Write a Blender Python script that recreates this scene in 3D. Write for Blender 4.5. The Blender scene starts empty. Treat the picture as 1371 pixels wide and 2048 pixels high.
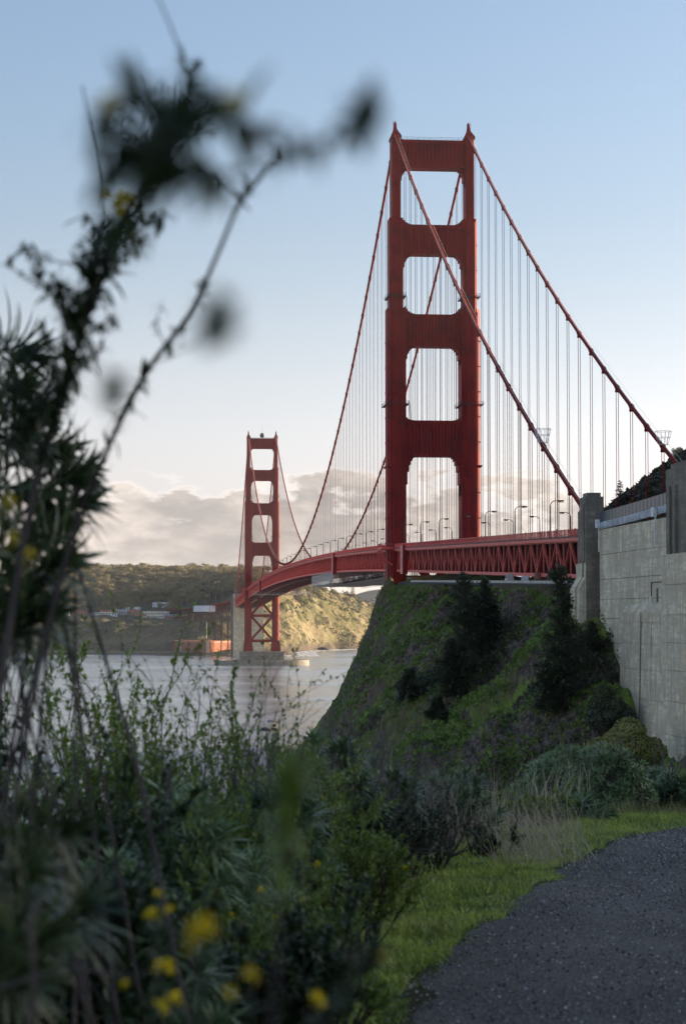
import bpy, math, random
import numpy as np
from mathutils import Vector, Matrix

# ------------------------------------------------------------------ camera
random.seed(7); rng = np.random.default_rng(7)
scn = bpy.context.scene
col = scn.collection
FPX, CX, CY, CZ, YAW, PIT = 4051.4, -98.87, -738.22, 50.88, 0.0889, 0.0502
cam_d = bpy.data.cameras.new('camera'); cam = bpy.data.objects.new('camera', cam_d); col.objects.link(cam)
cam_d.sensor_fit = 'HORIZONTAL'; cam_d.sensor_width = 24.0; cam_d.lens = FPX / 1371 * 24.0
cam_d.clip_start = 0.05; cam_d.clip_end = 60000
cam.location = (CX, CY, CZ); cam.rotation_euler = (math.pi/2 + PIT, 0, -YAW)
cam_d.dof.use_dof = True; cam_d.dof.focus_distance = 90.0; cam_d.dof.aperture_fstop = 4.6; cam_d.dof.aperture_blades = 9
scn.camera = cam
FW = np.array([math.sin(YAW)*math.cos(PIT), math.cos(YAW)*math.cos(PIT), math.sin(PIT)])
RT = np.array([math.cos(YAW), -math.sin(YAW), 0.0]); UP = np.cross(RT, FW)
FH = np.array([math.sin(YAW), math.cos(YAW), 0.0])
CAM = np.array([CX, CY, CZ])
def ray(px, py): return FW + RT*(px-685.5)/FPX + UP*(1024-py)/FPX
def P(px, py, D): return CAM + ray(px, py)*D                      # a point of the place at depth D metres
def PY(px, py, Y): d = ray(px, py); return CAM + d*((Y-CY)/d[1])
def PX(px, py, X): d = ray(px, py); return CAM + d*((X-CX)/d[0])
def PZ(px, py, Z): d = ray(px, py); return CAM + d*((Z-CZ)/d[2])

# ------------------------------------------------------------------ sky and sun
SUN_EL, SUN_AZ = math.radians(9.5), math.radians(76.0)            # azimuth from +Y (the far shore) towards +X (the ocean side)
world = bpy.data.worlds.new('World'); scn.world = world; world.use_nodes = True
wt = world.node_tree; wt.nodes.clear()
def wn(t, **k):
    n = wt.nodes.new(t)
    for a, b in k.items(): setattr(n, a, b)
    return n
def wmath(op, a, b=None, c=None):
    n = wn('ShaderNodeMath', operation=op)
    for i, v in enumerate((a, b, c)):
        if v is None: continue
        if isinstance(v, (int, float)): n.inputs[i].default_value = v
        else: wt.links.new(v, n.inputs[i])
    return n.outputs[0]
sky = wn('ShaderNodeTexSky', sky_type='NISHITA', sun_disc=False)
sky.sun_elevation = SUN_EL; sky.sun_rotation = SUN_AZ; sky.altitude = 20
sky.air_density = 1.0; sky.dust_density = 2.1; sky.ozone_density = 2.6
tc = wn('ShaderNodeTexCoord'); sep = wn('ShaderNodeSeparateXYZ'); wt.links.new(tc.outputs['Generated'], sep.inputs[0])
az = wmath('ARCTAN2', sep.outputs[0], sep.outputs[1]); el = wmath('ARCSINE', sep.outputs[2])
comb = wn('ShaderNodeCombineXYZ'); wt.links.new(wmath('MULTIPLY', az, 1.0), comb.inputs[0]); wt.links.new(wmath('MULTIPLY', el, 2.3), comb.inputs[1])
def wnoise(scale, detail, rough, off):
    m = wn('ShaderNodeMapping'); m.inputs['Location'].default_value = off; wt.links.new(comb.outputs[0], m.inputs[0])
    n = wn('ShaderNodeTexNoise'); n.inputs['Scale'].default_value = scale; n.inputs['Detail'].default_value = detail
    n.inputs['Roughness'].default_value = rough; wt.links.new(m.outputs[0], n.inputs['Vector']); return n.outputs[0]
def wramp(v, a, b, smooth=True):
    n = wn('ShaderNodeMapRange', interpolation_type='SMOOTHSTEP' if smooth else 'LINEAR')
    n.inputs['From Min'].default_value = a; n.inputs['From Max'].default_value = b; wt.links.new(v, n.inputs['Value']); return n.outputs[0]
big = wnoise(7.0, 2.0, .5, (3.1, .4, 0)); puf = wnoise(30.0, 8.0, .55, (1.7, 2.2, 0)); strat = wnoise(20.0, 6.0, .6, (5.2, 9.1, 0))
# the top of the cloud bank wanders between about 2.5 and 5 degrees of elevation
top = wmath('ADD', wmath('MULTIPLY', wmath('SUBTRACT', big, .5), .075), wmath('MULTIPLY', wmath('SUBTRACT', puf, .5), .085))
d_top = wmath('SUBTRACT', wmath('ADD', top, .064), el)             # height below the cloud top, radians
mask = wramp(d_top, -.001, .011)
mask = wmath('MULTIPLY', mask, wramp(wmath('ADD', puf, wmath('MULTIPLY', d_top, 14.0)), .34, .66))
mask = wmath('MULTIPLY', mask, .96)
edge = wramp(wmath('ADD', d_top, wmath('MULTIPLY', wmath('SUBTRACT', puf, .5), .02)), .000, .014)                              # bright rim of the bank
low = wramp(el, .040, .004)                                        # the bank is paler towards its base
body = wramp(wmath('ADD', wmath('ADD', wmath('MULTIPLY', strat, .8), .10), wmath('ADD', wmath('MULTIPLY', low, .22), wmath('MULTIPLY', wmath('SUBTRACT', puf, .5), .6))), .36, .80)
def wmix(f, a, b):
    n = wn('ShaderNodeMix', data_type='RGBA')
    for i, v in ((0, f), (6, a), (7, b)):
        if isinstance(v, tuple): n.inputs[i].default_value = (*v, 1)
        elif isinstance(v, float): n.inputs[i].default_value = v
        else: wt.links.new(v, n.inputs[i])
    return n.outputs[2]
CLOUD_K = 3.7
k = CLOUD_K
c_body = wmix(body, (.46*k, .42*k, .40*k), (1.0*k, .87*k, .76*k))
c_cloud = wmix(edge, (1.25*k, 1.13*k, 1.02*k), c_body)
# thin high veil that pales the blue, thicker towards the horizon
veil = wramp(el, -.02, .30); veil = wmath('MULTIPLY_ADD', veil, -.47, .66)
bw = wn('ShaderNodeRGBToBW'); wt.links.new(sky.outputs[0], bw.inputs[0])
vc = wn('ShaderNodeVectorMath', operation='SCALE'); vc.inputs[0].default_value = (1.50, 1.34, 1.43); wt.links.new(wmath('MULTIPLY', bw.outputs[0], wmath('MULTIPLY_ADD', wramp(el, -.02, .22), -.72, 1.45)), vc.inputs['Scale'])   # the veil is as bright as the air behind it, so brightest on the sun's side
skyv = wmix(veil, sky.outputs[0], vc.outputs[0])
skyc = wmix(mask, skyv, c_cloud)
bg = wn('ShaderNodeBackground'); bg.inputs['Strength'].default_value = 0.1
wt.links.new(skyc, bg.inputs[0]); wo = wn('ShaderNodeOutputWorld'); wt.links.new(bg.outputs[0], wo.inputs[0])
world.cycles.sampling_method = 'MANUAL'; world.cycles.sample_map_resolution = 1024
sun_d = bpy.data.lights.new('sun', 'SUN'); sun = bpy.data.objects.new('sun', sun_d); col.objects.link(sun)
sun_d.energy = 4.8; sun_d.angle = math.radians(.55); sun_d.color = (1.0, .80, .56)
sd = Vector((math.sin(SUN_AZ)*math.cos(SUN_EL), math.cos(SUN_AZ)*math.cos(SUN_EL), math.sin(SUN_EL)))
sun.rotation_euler = sd.to_track_quat('Z', 'Y').to_euler()
sun.location = (300, -100, 300)
vs = scn.view_settings; vs.view_transform = 'Standard'; vs.look = 'None'; vs.gamma = 1.0; vs.exposure = 1.57; vs.use_curve_mapping = False
scn.render.engine = 'CYCLES'
cy = scn.cycles; cy.use_denoising = True; cy.max_bounces = 6; cy.diffuse_bounces = 3; cy.glossy_bounces = 2; cy.transmission_bounces = 3
cy.transparent_max_bounces = 6; cy.volume_bounces = 0; cy.caustics_reflective = False; cy.caustics_refractive = False; cy.sample_clamp_indirect = 4.0

# ------------------------------------------------------------------ materials
class N:
    def __init__(s, name):
        s.m = bpy.data.materials.new(name); s.m.use_nodes = True; s.t = s.m.node_tree
        s.b = s.t.nodes['Principled BSDF']; s.out = s.t.nodes['Material Output']; s._c = None
    def n(s, t, **k):
        n = s.t.nodes.new(t)
        for a, b in k.items(): setattr(n, a, b)
        return n
    def put(s, v, sock):
        if isinstance(v, (int, float)): sock.default_value = v
        elif isinstance(v, tuple): sock.default_value = (*v, 1) if len(v) == 3 and sock.type == 'RGBA' else v
        else: s.t.links.new(v, sock)
    def co(s, kind='Object'):
        if s._c is None: s._c = s.n('ShaderNodeTexCoord')
        return s._c.outputs[kind]
    def geo(s, o='Position'): return s.n('ShaderNodeNewGeometry').outputs[o]
    def map(s, vec, sc=(1, 1, 1), loc=(0, 0, 0), rot=(0, 0, 0)):
        m = s.n('ShaderNodeMapping'); m.inputs['Scale'].default_value = sc; m.inputs['Location'].default_value = loc; m.inputs['Rotation'].default_value = rot
        s.t.links.new(vec, m.inputs[0]); return m.outputs[0]
    def noise(s, vec, scale, detail=4, rough=.55, dist=0):
        n = s.n('ShaderNodeTexNoise'); n.inputs['Scale'].default_value = scale; n.inputs['Detail'].default_value = detail
        n.inputs['Roughness'].default_value = rough; n.inputs['Distortion'].default_value = dist; s.t.links.new(vec, n.inputs['Vector']); return n.outputs[0]
    def ramp(s, v, a, b, lo=0., hi=1.):
        n = s.n('ShaderNodeMapRange', interpolation_type='SMOOTHSTEP')
        for i, x in ((1, a), (2, b), (3, lo), (4, hi)): n.inputs[i].default_value = x
        s.put(v, n.inputs[0]); return n.outputs[0]
    def math(s, op, a, b=0.):
        n = s.n('ShaderNodeMath', operation=op); s.put(a, n.inputs[0]); s.put(b, n.inputs[1]); return n.outputs[0]
    def mix(s, f, a, b, blend='MIX'):
        n = s.n('ShaderNodeMix', data_type='RGBA', blend_type=blend); s.put(f, n.inputs[0]); s.put(a, n.inputs[6]); s.put(b, n.inputs[7]); return n.outputs[2]
    def bump(s, h, strength=.5, dist=.1):
        n = s.n('ShaderNodeBump'); n.inputs['Strength'].default_value = strength; n.inputs['Distance'].default_value = dist
        s.t.links.new(h, n.inputs['Height']); s.t.links.new(n.outputs[0], s.b.inputs['Normal'])
    def fin(s, c, rough=.7, spec=.5, metal=0.):
        s.put(c, s.b.inputs['Base Color']); s.put(rough, s.b.inputs['Roughness']); s.b.inputs['Specular IOR Level'].default_value = spec
        s.b.inputs['Metallic'].default_value = metal; return s.m
M = {}
def simple(name, c, rough=.7, var=.25, scale=1.5, spec=.4, bump=0., metal=0., island=False):
    s = N(name); nz = s.noise(s.geo(), scale, 4)
    f = s.ramp(nz, .3, .7)
    if island:
        r = s.geo('Random Per Island'); f = s.math('ADD', s.math('MULTIPLY', f, .4), s.math('MULTIPLY', r, .6))
    cc = s.mix(f, tuple(x*(1-var) for x in c), tuple(min(1, x*(1+var)) for x in c))
    if bump: s.bump(nz, .4, bump)
    M[name] = s.fin(cc, rough, spec, metal); return M[name]
# bridge paint: orange vermilion, faded and streaked
s = N('bridge_paint'); p = s.geo()
st = s.noise(s.map(p, (1.2, 1.2, .07)), 1.0, 5, .6); pa = s.noise(p, .16, 6, .65)
c = s.mix(s.ramp(st, .35, .7), (.23, .012, .010), (.33, .020, .014)); c = s.mix(s.math('MULTIPLY', s.ramp(pa, .46, .62), .75), c, (.165, .012, .012))
M['paint'] = s.fin(c, .6, .15)
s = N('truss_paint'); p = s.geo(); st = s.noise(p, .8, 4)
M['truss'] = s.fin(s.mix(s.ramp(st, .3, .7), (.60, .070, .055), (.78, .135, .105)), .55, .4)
s = N('cable_paint'); M['cable_paint'] = s.fin(s.mix(s.noise(s.geo(), .6, 3), (.15, .010, .009), (.24, .018, .013)), .75, .12)
simple('joint_panel', (.62, .20, .17), .5, .25, .8)
simple('dark_steel', (.055, .035, .032), .6, .3, .5)
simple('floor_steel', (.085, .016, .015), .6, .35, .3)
simple('road', (.05, .05, .052), .85, .2, 2.)
simple('galvanised', (.46, .48, .48), .5, .2, 1., metal=.3)
simple('white_metal', (.74, .75, .74), .5, .12, 1.)
simple('lamp_glass', (.75, .52, .22), .3, .1, 1.)
simple('black_pipe', (.03, .03, .03), .5, .2, 2.)
# concrete with lifts, board marks, stains
def concrete(name, base, stain=.6, warm=(.50, .43, .34)):
    s = N(name); p = s.geo()
    big = s.noise(p, .30, 6, .65); fine = s.noise(p, 1.6, 6, .7); boards = s.noise(s.map(p, (.16, .16, 1.5)), 1.0, 5, .6)
    drip = s.noise(s.map(p, (1.6, 1.6, .07)), 1.0, 6, .62); spots = s.noise(p, .6, 6, .7)
    c = s.mix(s.ramp(big, .40, .60), tuple(x*.62 for x in base), tuple(min(.96, x*1.08) for x in base))
    c = s.mix(s.math('MULTIPLY', s.ramp(boards, .47, .58), .75), c, tuple(x*.62 for x in base))
    c = s.mix(s.math('MULTIPLY', s.math('MULTIPLY', s.ramp(drip, .47, .55), s.ramp(spots, .40, .56)), stain), c, tuple(x*.42 for x in base))
    c = s.mix(s.math('MULTIPLY', s.ramp(spots, .52, .68), .6), c, warm)
    c = s.mix(s.math('MULTIPLY', s.ramp(fine, .46, .60), .55), c, tuple(x*.55 for x in base))
    oi = s.n('ShaderNodeObjectInfo'); c = s.mix(s.math('MULTIPLY', oi.outputs['Random'], .22), c, tuple(x*.45 for x in base))
    h = s.math('ADD', s.math('MULTIPLY', fine, .5), boards); s.bump(h, .5, .06)
    M[name] = s.fin(c, .9, .25)
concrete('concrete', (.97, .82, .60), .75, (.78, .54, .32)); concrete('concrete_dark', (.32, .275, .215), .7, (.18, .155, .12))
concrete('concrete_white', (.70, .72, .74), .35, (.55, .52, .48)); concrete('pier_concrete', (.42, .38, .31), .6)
# ------------------------------------------------------------------ mesh helpers
def mesh_np(name, V, F, smooth=False):
    """V n x 3, F list of int arrays (k x 3 or k x 4)"""
    me = bpy.data.meshes.new(name); V = np.asarray(V, np.float32)
    F = [np.asarray(f, np.int32) for f in (F if isinstance(F, list) else [F]) if len(f)]
    me.vertices.add(len(V)); me.vertices.foreach_set('co', V.ravel())
    nl = sum(f.size for f in F); npoly = sum(len(f) for f in F)
    me.loops.add(nl); me.loops.foreach_set('vertex_index', np.concatenate([f.ravel() for f in F]))
    me.polygons.add(npoly); tot = np.concatenate([np.full(len(f), f.shape[1], np.int32) for f in F])
    st = np.concatenate([[0], np.cumsum(tot)[:-1]]).astype(np.int32)
    me.polygons.foreach_set('loop_start', st); me.polygons.foreach_set('loop_total', tot)
    me.polygons.foreach_set('use_smooth', np.full(npoly, bool(smooth)))
    me.update(calc_edges=True); me.validate(); return me
def link(name, me, mat=None, parent=None, loc=None):
    if mat is not None and len(me.materials) == 0: me.materials.append(mat if not isinstance(mat, str) else M[mat])
    o = bpy.data.objects.new(name, me); col.objects.link(o)
    if loc is not None: o.location = tuple(loc)
    if parent is not None: o.parent = parent
    return o
def empty(name, loc=(0, 0, 0), rz=0., parent=None):
    o = bpy.data.objects.new(name, None); col.objects.link(o); o.location = tuple(loc); o.rotation_euler = (0, 0, rz); o.empty_display_size = .5
    if parent is not None: o.parent = parent
    return o
def tag(o, label=None, cat=None, group=None, kind=None):
    if label: o['label'] = label
    if cat: o['category'] = cat
    if group: o['group'] = group
    if kind: o['kind'] = kind
    return o
def copy_tree(o, parent=None):
    c = o.copy(); col.objects.link(c); c.parent = parent
    for ch in list(o.children): copy_tree(ch, c)
    return c
BOXV = np.array([[x, y, z] for x in (-.5, .5) for y in (-.5, .5) for z in (-.5, .5)], float)
BOXF = np.array([[0, 1, 3, 2], [4, 6, 7, 5], [0, 4, 5, 1], [2, 3, 7, 6], [0, 2, 6, 4], [1, 5, 7, 3]])
class MB:
    def __init__(s): s.V = []; s.Q = []; s.T = []; s.n = 0
    def add(s, V, Q=None, T=None):
        V = np.asarray(V, float)
        if Q is not None and len(Q): s.Q.append(np.asarray(Q) + s.n)
        if T is not None and len(T): s.T.append(np.asarray(T) + s.n)
        s.V.append(V); s.n += len(V); return s
    def box(s, x0, x1, y0, y1, z0, z1):
        return s.add(BOXV*[x1-x0, y1-y0, z1-z0] + [(x0+x1)/2, (y0+y1)/2, (z0+z1)/2], BOXF)
    def beam(s, a, b, w, h=None, up=(0, 0, 1)):
        a = np.asarray(a, float); b = np.asarray(b, float); h = w if h is None else h
        d = b-a; L = np.linalg.norm(d); d = d/L; u = np.asarray(up, float)
        if abs(d@u) > .98: u = np.array([0, 1., 0])
        sd_ = np.cross(d, u); sd_ /= np.linalg.norm(sd_); u = np.cross(sd_, d)
        return s.add((BOXV[:, :1]*L)*d + (BOXV[:, 1:2]*w)*sd_ + (BOXV[:, 2:3]*h)*u + (a+b)/2, BOXF)
    def tube(s, pts, r, n=6, cap=True):
        pts = np.asarray(pts, float); r = np.full(len(pts), r) if np.isscalar(r) else np.asarray(r, float)
        tan = np.gradient(pts, axis=0); tan /= np.linalg.norm(tan, axis=1)[:, None] + 1e-12
        u = np.array([0, 0, 1.]) if abs(tan[0][2]) < .9 else np.array([1., 0, 0]); ring = []
        a = np.arange(n)*2*math.pi/n
        for p_, t_, r_ in zip(pts, tan, r):
            v = np.cross(t_, u); v /= np.linalg.norm(v) + 1e-12; u = np.cross(v, t_)
            ring.append(p_ + r_*(np.cos(a)[:, None]*v + np.sin(a)[:, None]*u))
        V = np.concatenate(ring); m = len(pts); Q = []
        for i in range(m-1):
            for j in range(n): k2 = (j+1) % n; Q.append([i*n+j, i*n+k2, (i+1)*n+k2, (i+1)*n+j])
        T = []
        if cap and n >= 3:
            V = np.concatenate([V, pts[:1], pts[-1:]])
            for j in range(n): T.append([m*n, (j+1) % n, j]); T.append([m*n+1, (m-1)*n+j, (m-1)*n+(j+1) % n])
        return s.add(V, Q, T)
    def prism(s, poly, z0, z1, axis=2):
        """polygon (convex or fan-able) extruded"""
        poly = np.asarray(poly, float); n = len(poly)
        def lift(z):
            o = np.zeros((n, 3)); ax = [i for i in range(3) if i != axis]; o[:, ax[0]] = poly[:, 0]; o[:, ax[1]] = poly[:, 1]; o[:, axis] = z; return o
        c0 = lift(z0).mean(0); c1 = lift(z1).mean(0)
        V = np.concatenate([lift(z0), lift(z1), [c0], [c1]]); Q = [[i, (i+1) % n, n+(i+1) % n, n+i] for i in range(n)]
        T = [[2*n, (i+1) % n, i] for i in range(n)] + [[2*n+1, n+i, n+(i+1) % n] for i in range(n)]
        return s.add(V, Q, T)
    def lathe(s, prof, c=(0, 0, 0), n=12):
        prof = np.asarray(prof, float); a = np.arange(n)*2*math.pi/n
        V = np.concatenate([np.stack([r*np.cos(a), r*np.sin(a), np.full(n, z)], 1) for r, z in prof]) + np.asarray(c)
        Q = [[i*n+j, i*n+(j+1) % n, (i+1)*n+(j+1) % n, (i+1)*n+j] for i in range(len(prof)-1) for j in range(n)]
        return s.add(V, Q)
    def inst(s, V, Q, A, O, T=None):
        """template V,Q placed with matrices A (k,3,3) and offsets O (k,3)"""
        V = np.asarray(V, float); k_ = len(O); W = np.einsum('kij,nj->kni', A, V) + O[:, None, :]
        off = (np.arange(k_)*len(V))[:, None, None]
        Qs = (np.asarray(Q)[None] + off).reshape(-1, np.asarray(Q).shape[1]) if Q is not None and len(Q) else None
        Ts = (np.asarray(T)[None] + off).reshape(-1, 3) if T is not None and len(T) else None
        return s.add(W.reshape(-1, 3), Qs, Ts)
    def mesh(s, name, smooth=False):
        F = []
        if s.Q: F.append(np.concatenate(s.Q))
        if s.T: F.append(np.concatenate(s.T))
        return mesh_np(name, np.concatenate(s.V), F, smooth)
    def build(s, name, mat, parent=None, loc=None, smooth=False):
        return link(name, s.mesh(name, smooth), mat, parent, loc)
def rand_rot(n, g=rng):
    q = g.normal(size=(n, 4)); q /= np.linalg.norm(q, axis=1)[:, None]; w, x, y, z = q.T
    return np.stack([np.stack([1-2*(y*y+z*z), 2*(x*y-z*w), 2*(x*z+y*w)], 1), np.stack([2*(x*y+z*w), 1-2*(x*x+z*z), 2*(y*z-x*w)], 1), np.stack([2*(x*z-y*w), 2*(y*z+x*w), 1-2*(x*x+y*y)], 1)], 1)
def frame(dirs, g=rng, upb=None):
    """matrices whose Y column is dirs (n,3), Z column roughly up"""
    d = np.asarray(dirs, float); d = d/np.linalg.norm(d, axis=1)[:, None]
    u = np.tile([0, 0, 1.], (len(d), 1)) if upb is None else upb
    u = u + g.normal(size=d.shape)*.05
    x = np.cross(d, u); x /= np.linalg.norm(x, axis=1)[:, None] + 1e-9; z = np.cross(x, d)
    return np.stack([x, d, z], 2)
# vectorised value noise
_perm = np.random.default_rng(11).random((256, 256))
def vnoise(x, y):
    xi = np.floor(x).astype(int); yi = np.floor(y).astype(int); fx = x-xi; fy = y-yi
    fx = fx*fx*(3-2*fx); fy = fy*fy*(3-2*fy); g = lambda a, b: _perm[a & 255, b & 255]
    return (g(xi, yi)*(1-fx)+g(xi+1, yi)*fx)*(1-fy) + (g(xi, yi+1)*(1-fx)+g(xi+1, yi+1)*fx)*fy - .5
def fbm(x, y, sc, octv=5, gain=.5, ridge=False):
    o = 0; a = 1.; f = 1/sc
    for i in range(octv):
        n = vnoise(x*f+17.3*i, y*f+5.1*i); o = o + a*((.25-abs(n))*2 if ridge else n*2); a *= gain; f *= 2.03
    return o
class TPS:
    def __init__(s, pts, lam=.0):
        p = np.asarray(pts, float); s.c = p[:, :2]; s.sc = 100.; X = s.c/s.sc; n = len(X)
        K = s.k(np.linalg.norm(X[:, None]-X[None], axis=2)) + lam*np.eye(n); Pm = np.c_[np.ones(n), X]
        A = np.zeros((n+3, n+3)); A[:n, :n] = K; A[:n, n:] = Pm; A[n:, :n] = Pm.T
        s.w = np.linalg.solve(A, np.r_[p[:, 2], 0, 0, 0])
    @staticmethod
    def k(r): return np.where(r > 0, r*r*np.log(r+1e-12), 0.)
    def __call__(s, x, y):
        sh = np.shape(x); q = np.c_[np.ravel(x), np.ravel(y)]/s.sc; o = np.zeros(len(q)); X = s.c/s.sc; n = len(X)
        for i in range(n): o += s.w[i]*s.k(np.hypot(q[:, 0]-X[i, 0], q[:, 1]-X[i, 1]))
        return (o + s.w[n] + q@s.w[n+1:]).reshape(sh)
def grid_mesh(name, xs, ys, zf, smooth=True):
    X, Y = np.meshgrid(xs, ys); Z = zf(X, Y); V = np.stack([X, Y, Z], 2).reshape(-1, 3)
    nx = len(xs); i = np.arange(len(ys)-1)[:, None]*nx + np.arange(nx-1)[None]; i = i.ravel()
    return mesh_np(name, V, np.stack([i, i+1, i+nx+1, i+nx], 1), smooth), Z
# ------------------------------------------------------------------ terrain materials
def earth(name, grass, dry, rock, shrub, sc=1., warm=(.16, .085, .05)):
    s = N(name); p = s.geo(); fall = s.map(p, (.16*sc, .5*sc, .10*sc), rot=(0, 0, 0))
    a = s.noise(p, .035*sc, 5, .6); b = s.noise(fall, 1.0, 6, .62, .4); c1 = s.noise(p, .35*sc, 6, .65); f = s.noise(p, 1.6*sc, 6, .7)
    nz = s.n('ShaderNodeSeparateXYZ'); s.t.links.new(s.geo('True Normal'), nz.inputs[0]); steep = s.ramp(s.math('ADD', nz.outputs[2], s.math('MULTIPLY', s.math('SUBTRACT', c1, .5), .55)), .42, .66)
    g = s.mix(s.ramp(b, .35, .65), dry, grass); g = s.mix(s.math('MULTIPLY', s.ramp(c1, .45, .62), .85), g, shrub)
    g = s.mix(s.math('MULTIPLY', s.ramp(a, .5, .62), .6), g, dry)
    r = s.mix(s.ramp(f, .3, .7), tuple(x*.5 for x in rock), rock); r = s.mix(s.math('MULTIPLY', s.ramp(a, .42, .6), .8), r, warm)
    cc = s.mix(steep, r, g); cc = s.mix(s.math('MULTIPLY', s.ramp(f, .4, .75), .45), cc, tuple(x*.5 for x in shrub))
    s.bump(s.math('ADD', f, s.math('MULTIPLY', c1, 2.)), .9, .8/sc); M[name] = s.fin(cc, .95, .1)
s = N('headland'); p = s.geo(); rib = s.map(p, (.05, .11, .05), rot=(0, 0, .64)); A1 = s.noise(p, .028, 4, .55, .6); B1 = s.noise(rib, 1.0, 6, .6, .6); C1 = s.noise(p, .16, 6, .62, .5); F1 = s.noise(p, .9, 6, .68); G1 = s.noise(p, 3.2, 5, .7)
nz = s.n('ShaderNodeSeparateXYZ'); s.t.links.new(s.geo('True Normal'), nz.inputs[0]); ps = s.n('ShaderNodeSeparateXYZ'); s.t.links.new(p, ps.inputs[0])
rock = s.mix(s.ramp(F1, .35, .65), (.065, .055, .046), (.30, .24, .185)); rock = s.mix(s.math('MULTIPLY', s.ramp(A1, .50, .62), .6), rock, (.22, .14, .095)); rock = s.mix(s.math('MULTIPLY', s.ramp(G1, .5, .66), .6), rock, (.05, .042, .038))
green = s.mix(s.ramp(B1, .38, .62), (.22, .21, .08), (.34, .48, .07)); green = s.mix(s.math('MULTIPLY', s.ramp(G1, .45, .7), .5), green, (.07, .09, .03)); scrub = s.mix(s.ramp(F1, .35, .65), (.07, .065, .04), (.24, .20, .125))
at = s.n('ShaderNodeAttribute'); at.attribute_name = 'rib'; ribv = s.math('ADD', at.outputs['Fac'], s.math('MULTIPLY', s.math('SUBTRACT', C1, .5), .9))   # scrub in gullies, grass on ribs; relief shading put into the colour
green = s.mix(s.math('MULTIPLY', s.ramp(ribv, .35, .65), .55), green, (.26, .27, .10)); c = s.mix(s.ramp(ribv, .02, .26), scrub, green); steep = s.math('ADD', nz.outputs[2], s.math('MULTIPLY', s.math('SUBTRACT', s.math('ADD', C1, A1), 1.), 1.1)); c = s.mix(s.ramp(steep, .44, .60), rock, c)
topb = s.ramp(s.math('ADD', ps.outputs[2], s.math('MULTIPLY', s.math('SUBTRACT', C1, .5), 26.)), 49., 55.); c = s.mix(s.math('MULTIPLY', topb, .6), c, s.mix(s.ramp(F1, .35, .65), (.11, .075, .05), (.25, .165, .115)))
s.bump(s.math('ADD', s.math('ADD', F1, s.math('MULTIPLY', C1, 3.)), s.math('MULTIPLY', G1, .35)), 1., 1.3); M['headland'] = s.fin(c, .95, .08)
earth('hillside', (.05, .065, .03), (.07, .065, .04), (.09, .075, .055), (.025, .030, .016), .6)
s = N('south_land'); p = s.geo(); px_ = s.n('ShaderNodeSeparateXYZ'); s.t.links.new(p, px_.inputs[0])
a = s.noise(p, .013, 4, .55, .8); b = s.noise(s.map(p, (.05, .02, .02), rot=(0, 0, -.5)), 1.0, 6, .6, .5); f = s.noise(p, .16, 6, .68); d_ = s.noise(p, .033, 5, .6, 1.2)
c = s.mix(s.ramp(b, .36, .64), (.25, .195, .11), (.135, .13, .05)); c = s.mix(s.math('MULTIPLY', s.ramp(a, .46, .62), .55), c, (.32, .26, .16))
c = s.mix(s.math('MULTIPLY', s.ramp(s.math('ADD', d_, s.math('MULTIPLY', s.math('SUBTRACT', f, .5), .35)), .50, .60), .92), c, (.040, .040, .022)); c = s.mix(s.math('MULTIPLY', s.ramp(f, .48, .66), .55), c, (.10, .095, .045))
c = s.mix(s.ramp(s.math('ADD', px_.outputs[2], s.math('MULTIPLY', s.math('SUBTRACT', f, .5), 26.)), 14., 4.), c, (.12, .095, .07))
c = s.mix(s.ramp(px_.outputs[0], 45., -10., 0., .62), c, s.mix(s.ramp(f, .35, .65), (.055, .058, .040), (.13, .125, .085)))  # left bluff darker and greyer: its shade is put into the colour
s.bump(s.math('ADD', f, s.math('MULTIPLY', d_, 2.)), 1., 3.); M['south_land'] = s.fin(c, .95, .1)
s = N('far_hill'); M['far_hill'] = s.fin(s.mix(s.noise(s.geo(), .01, 4), (.05, .065, .05), (.12, .12, .09)), .95, .1)
simple('sea_rock', (.075, .062, .05), .8, .5, .6, bump=.3)
# water: grey-green bay with ripples that break the sky's reflection
s = N('water'); p = s.geo()
w1 = s.noise(s.map(p, (1.0, .55, 1)), .9, 5, .6, .3); w2 = s.noise(s.map(p, (1.0, .45, 1), rot=(0, 0, .3)), .10, 4, .6, .5); w3 = s.noise(s.map(p, (.35, 1., 1), rot=(0, 0, -.2)), .012, 4, .55)
w4 = s.noise(s.map(p, (.8, 1.4, 1), rot=(0, 0, .15)), .28, 5, .6, .4)
s.bump(s.math('ADD', s.math('ADD', s.math('MULTIPLY', w1, .14), s.math('MULTIPLY', w4, .42)), s.math('MULTIPLY', w2, .7)), 1.0, 1.0)
M['water'] = s.fin(s.mix(s.ramp(w3, .35, .65), (.20, .225, .235), (.29, .305, .31)), s.ramp(w3, .3, .7, .10, .24), .9)
s.b.inputs['IOR'].default_value = 1.33
s = N('foam'); p = s.geo(); a = s.noise(s.map(p, (.16, .10, 1)), 1.0, 7, .68, .6); t = s.n('ShaderNodeBsdfTransparent'); mx = s.n('ShaderNodeMixShader')
s.put(s.ramp(a, .44, .56), mx.inputs[0]); s.t.links.new(t.outputs[0], mx.inputs[1]); s.t.links.new(s.b.outputs[0], mx.inputs[2]); s.t.links.new(mx.outputs[0], s.out.inputs[0])
M['foam'] = s.fin((.82, .82, .80), .7, .2)

# ------------------------------------------------------------------ water
me = mesh_np('water', [(-9000, -3000, 0), (9000, -3000, 0), (9000, 12500, 0), (-9000, 12500, 0)], [np.array([[0, 1, 2, 3]])])
tag(link('water', me, 'water'), kind='structure')

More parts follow.
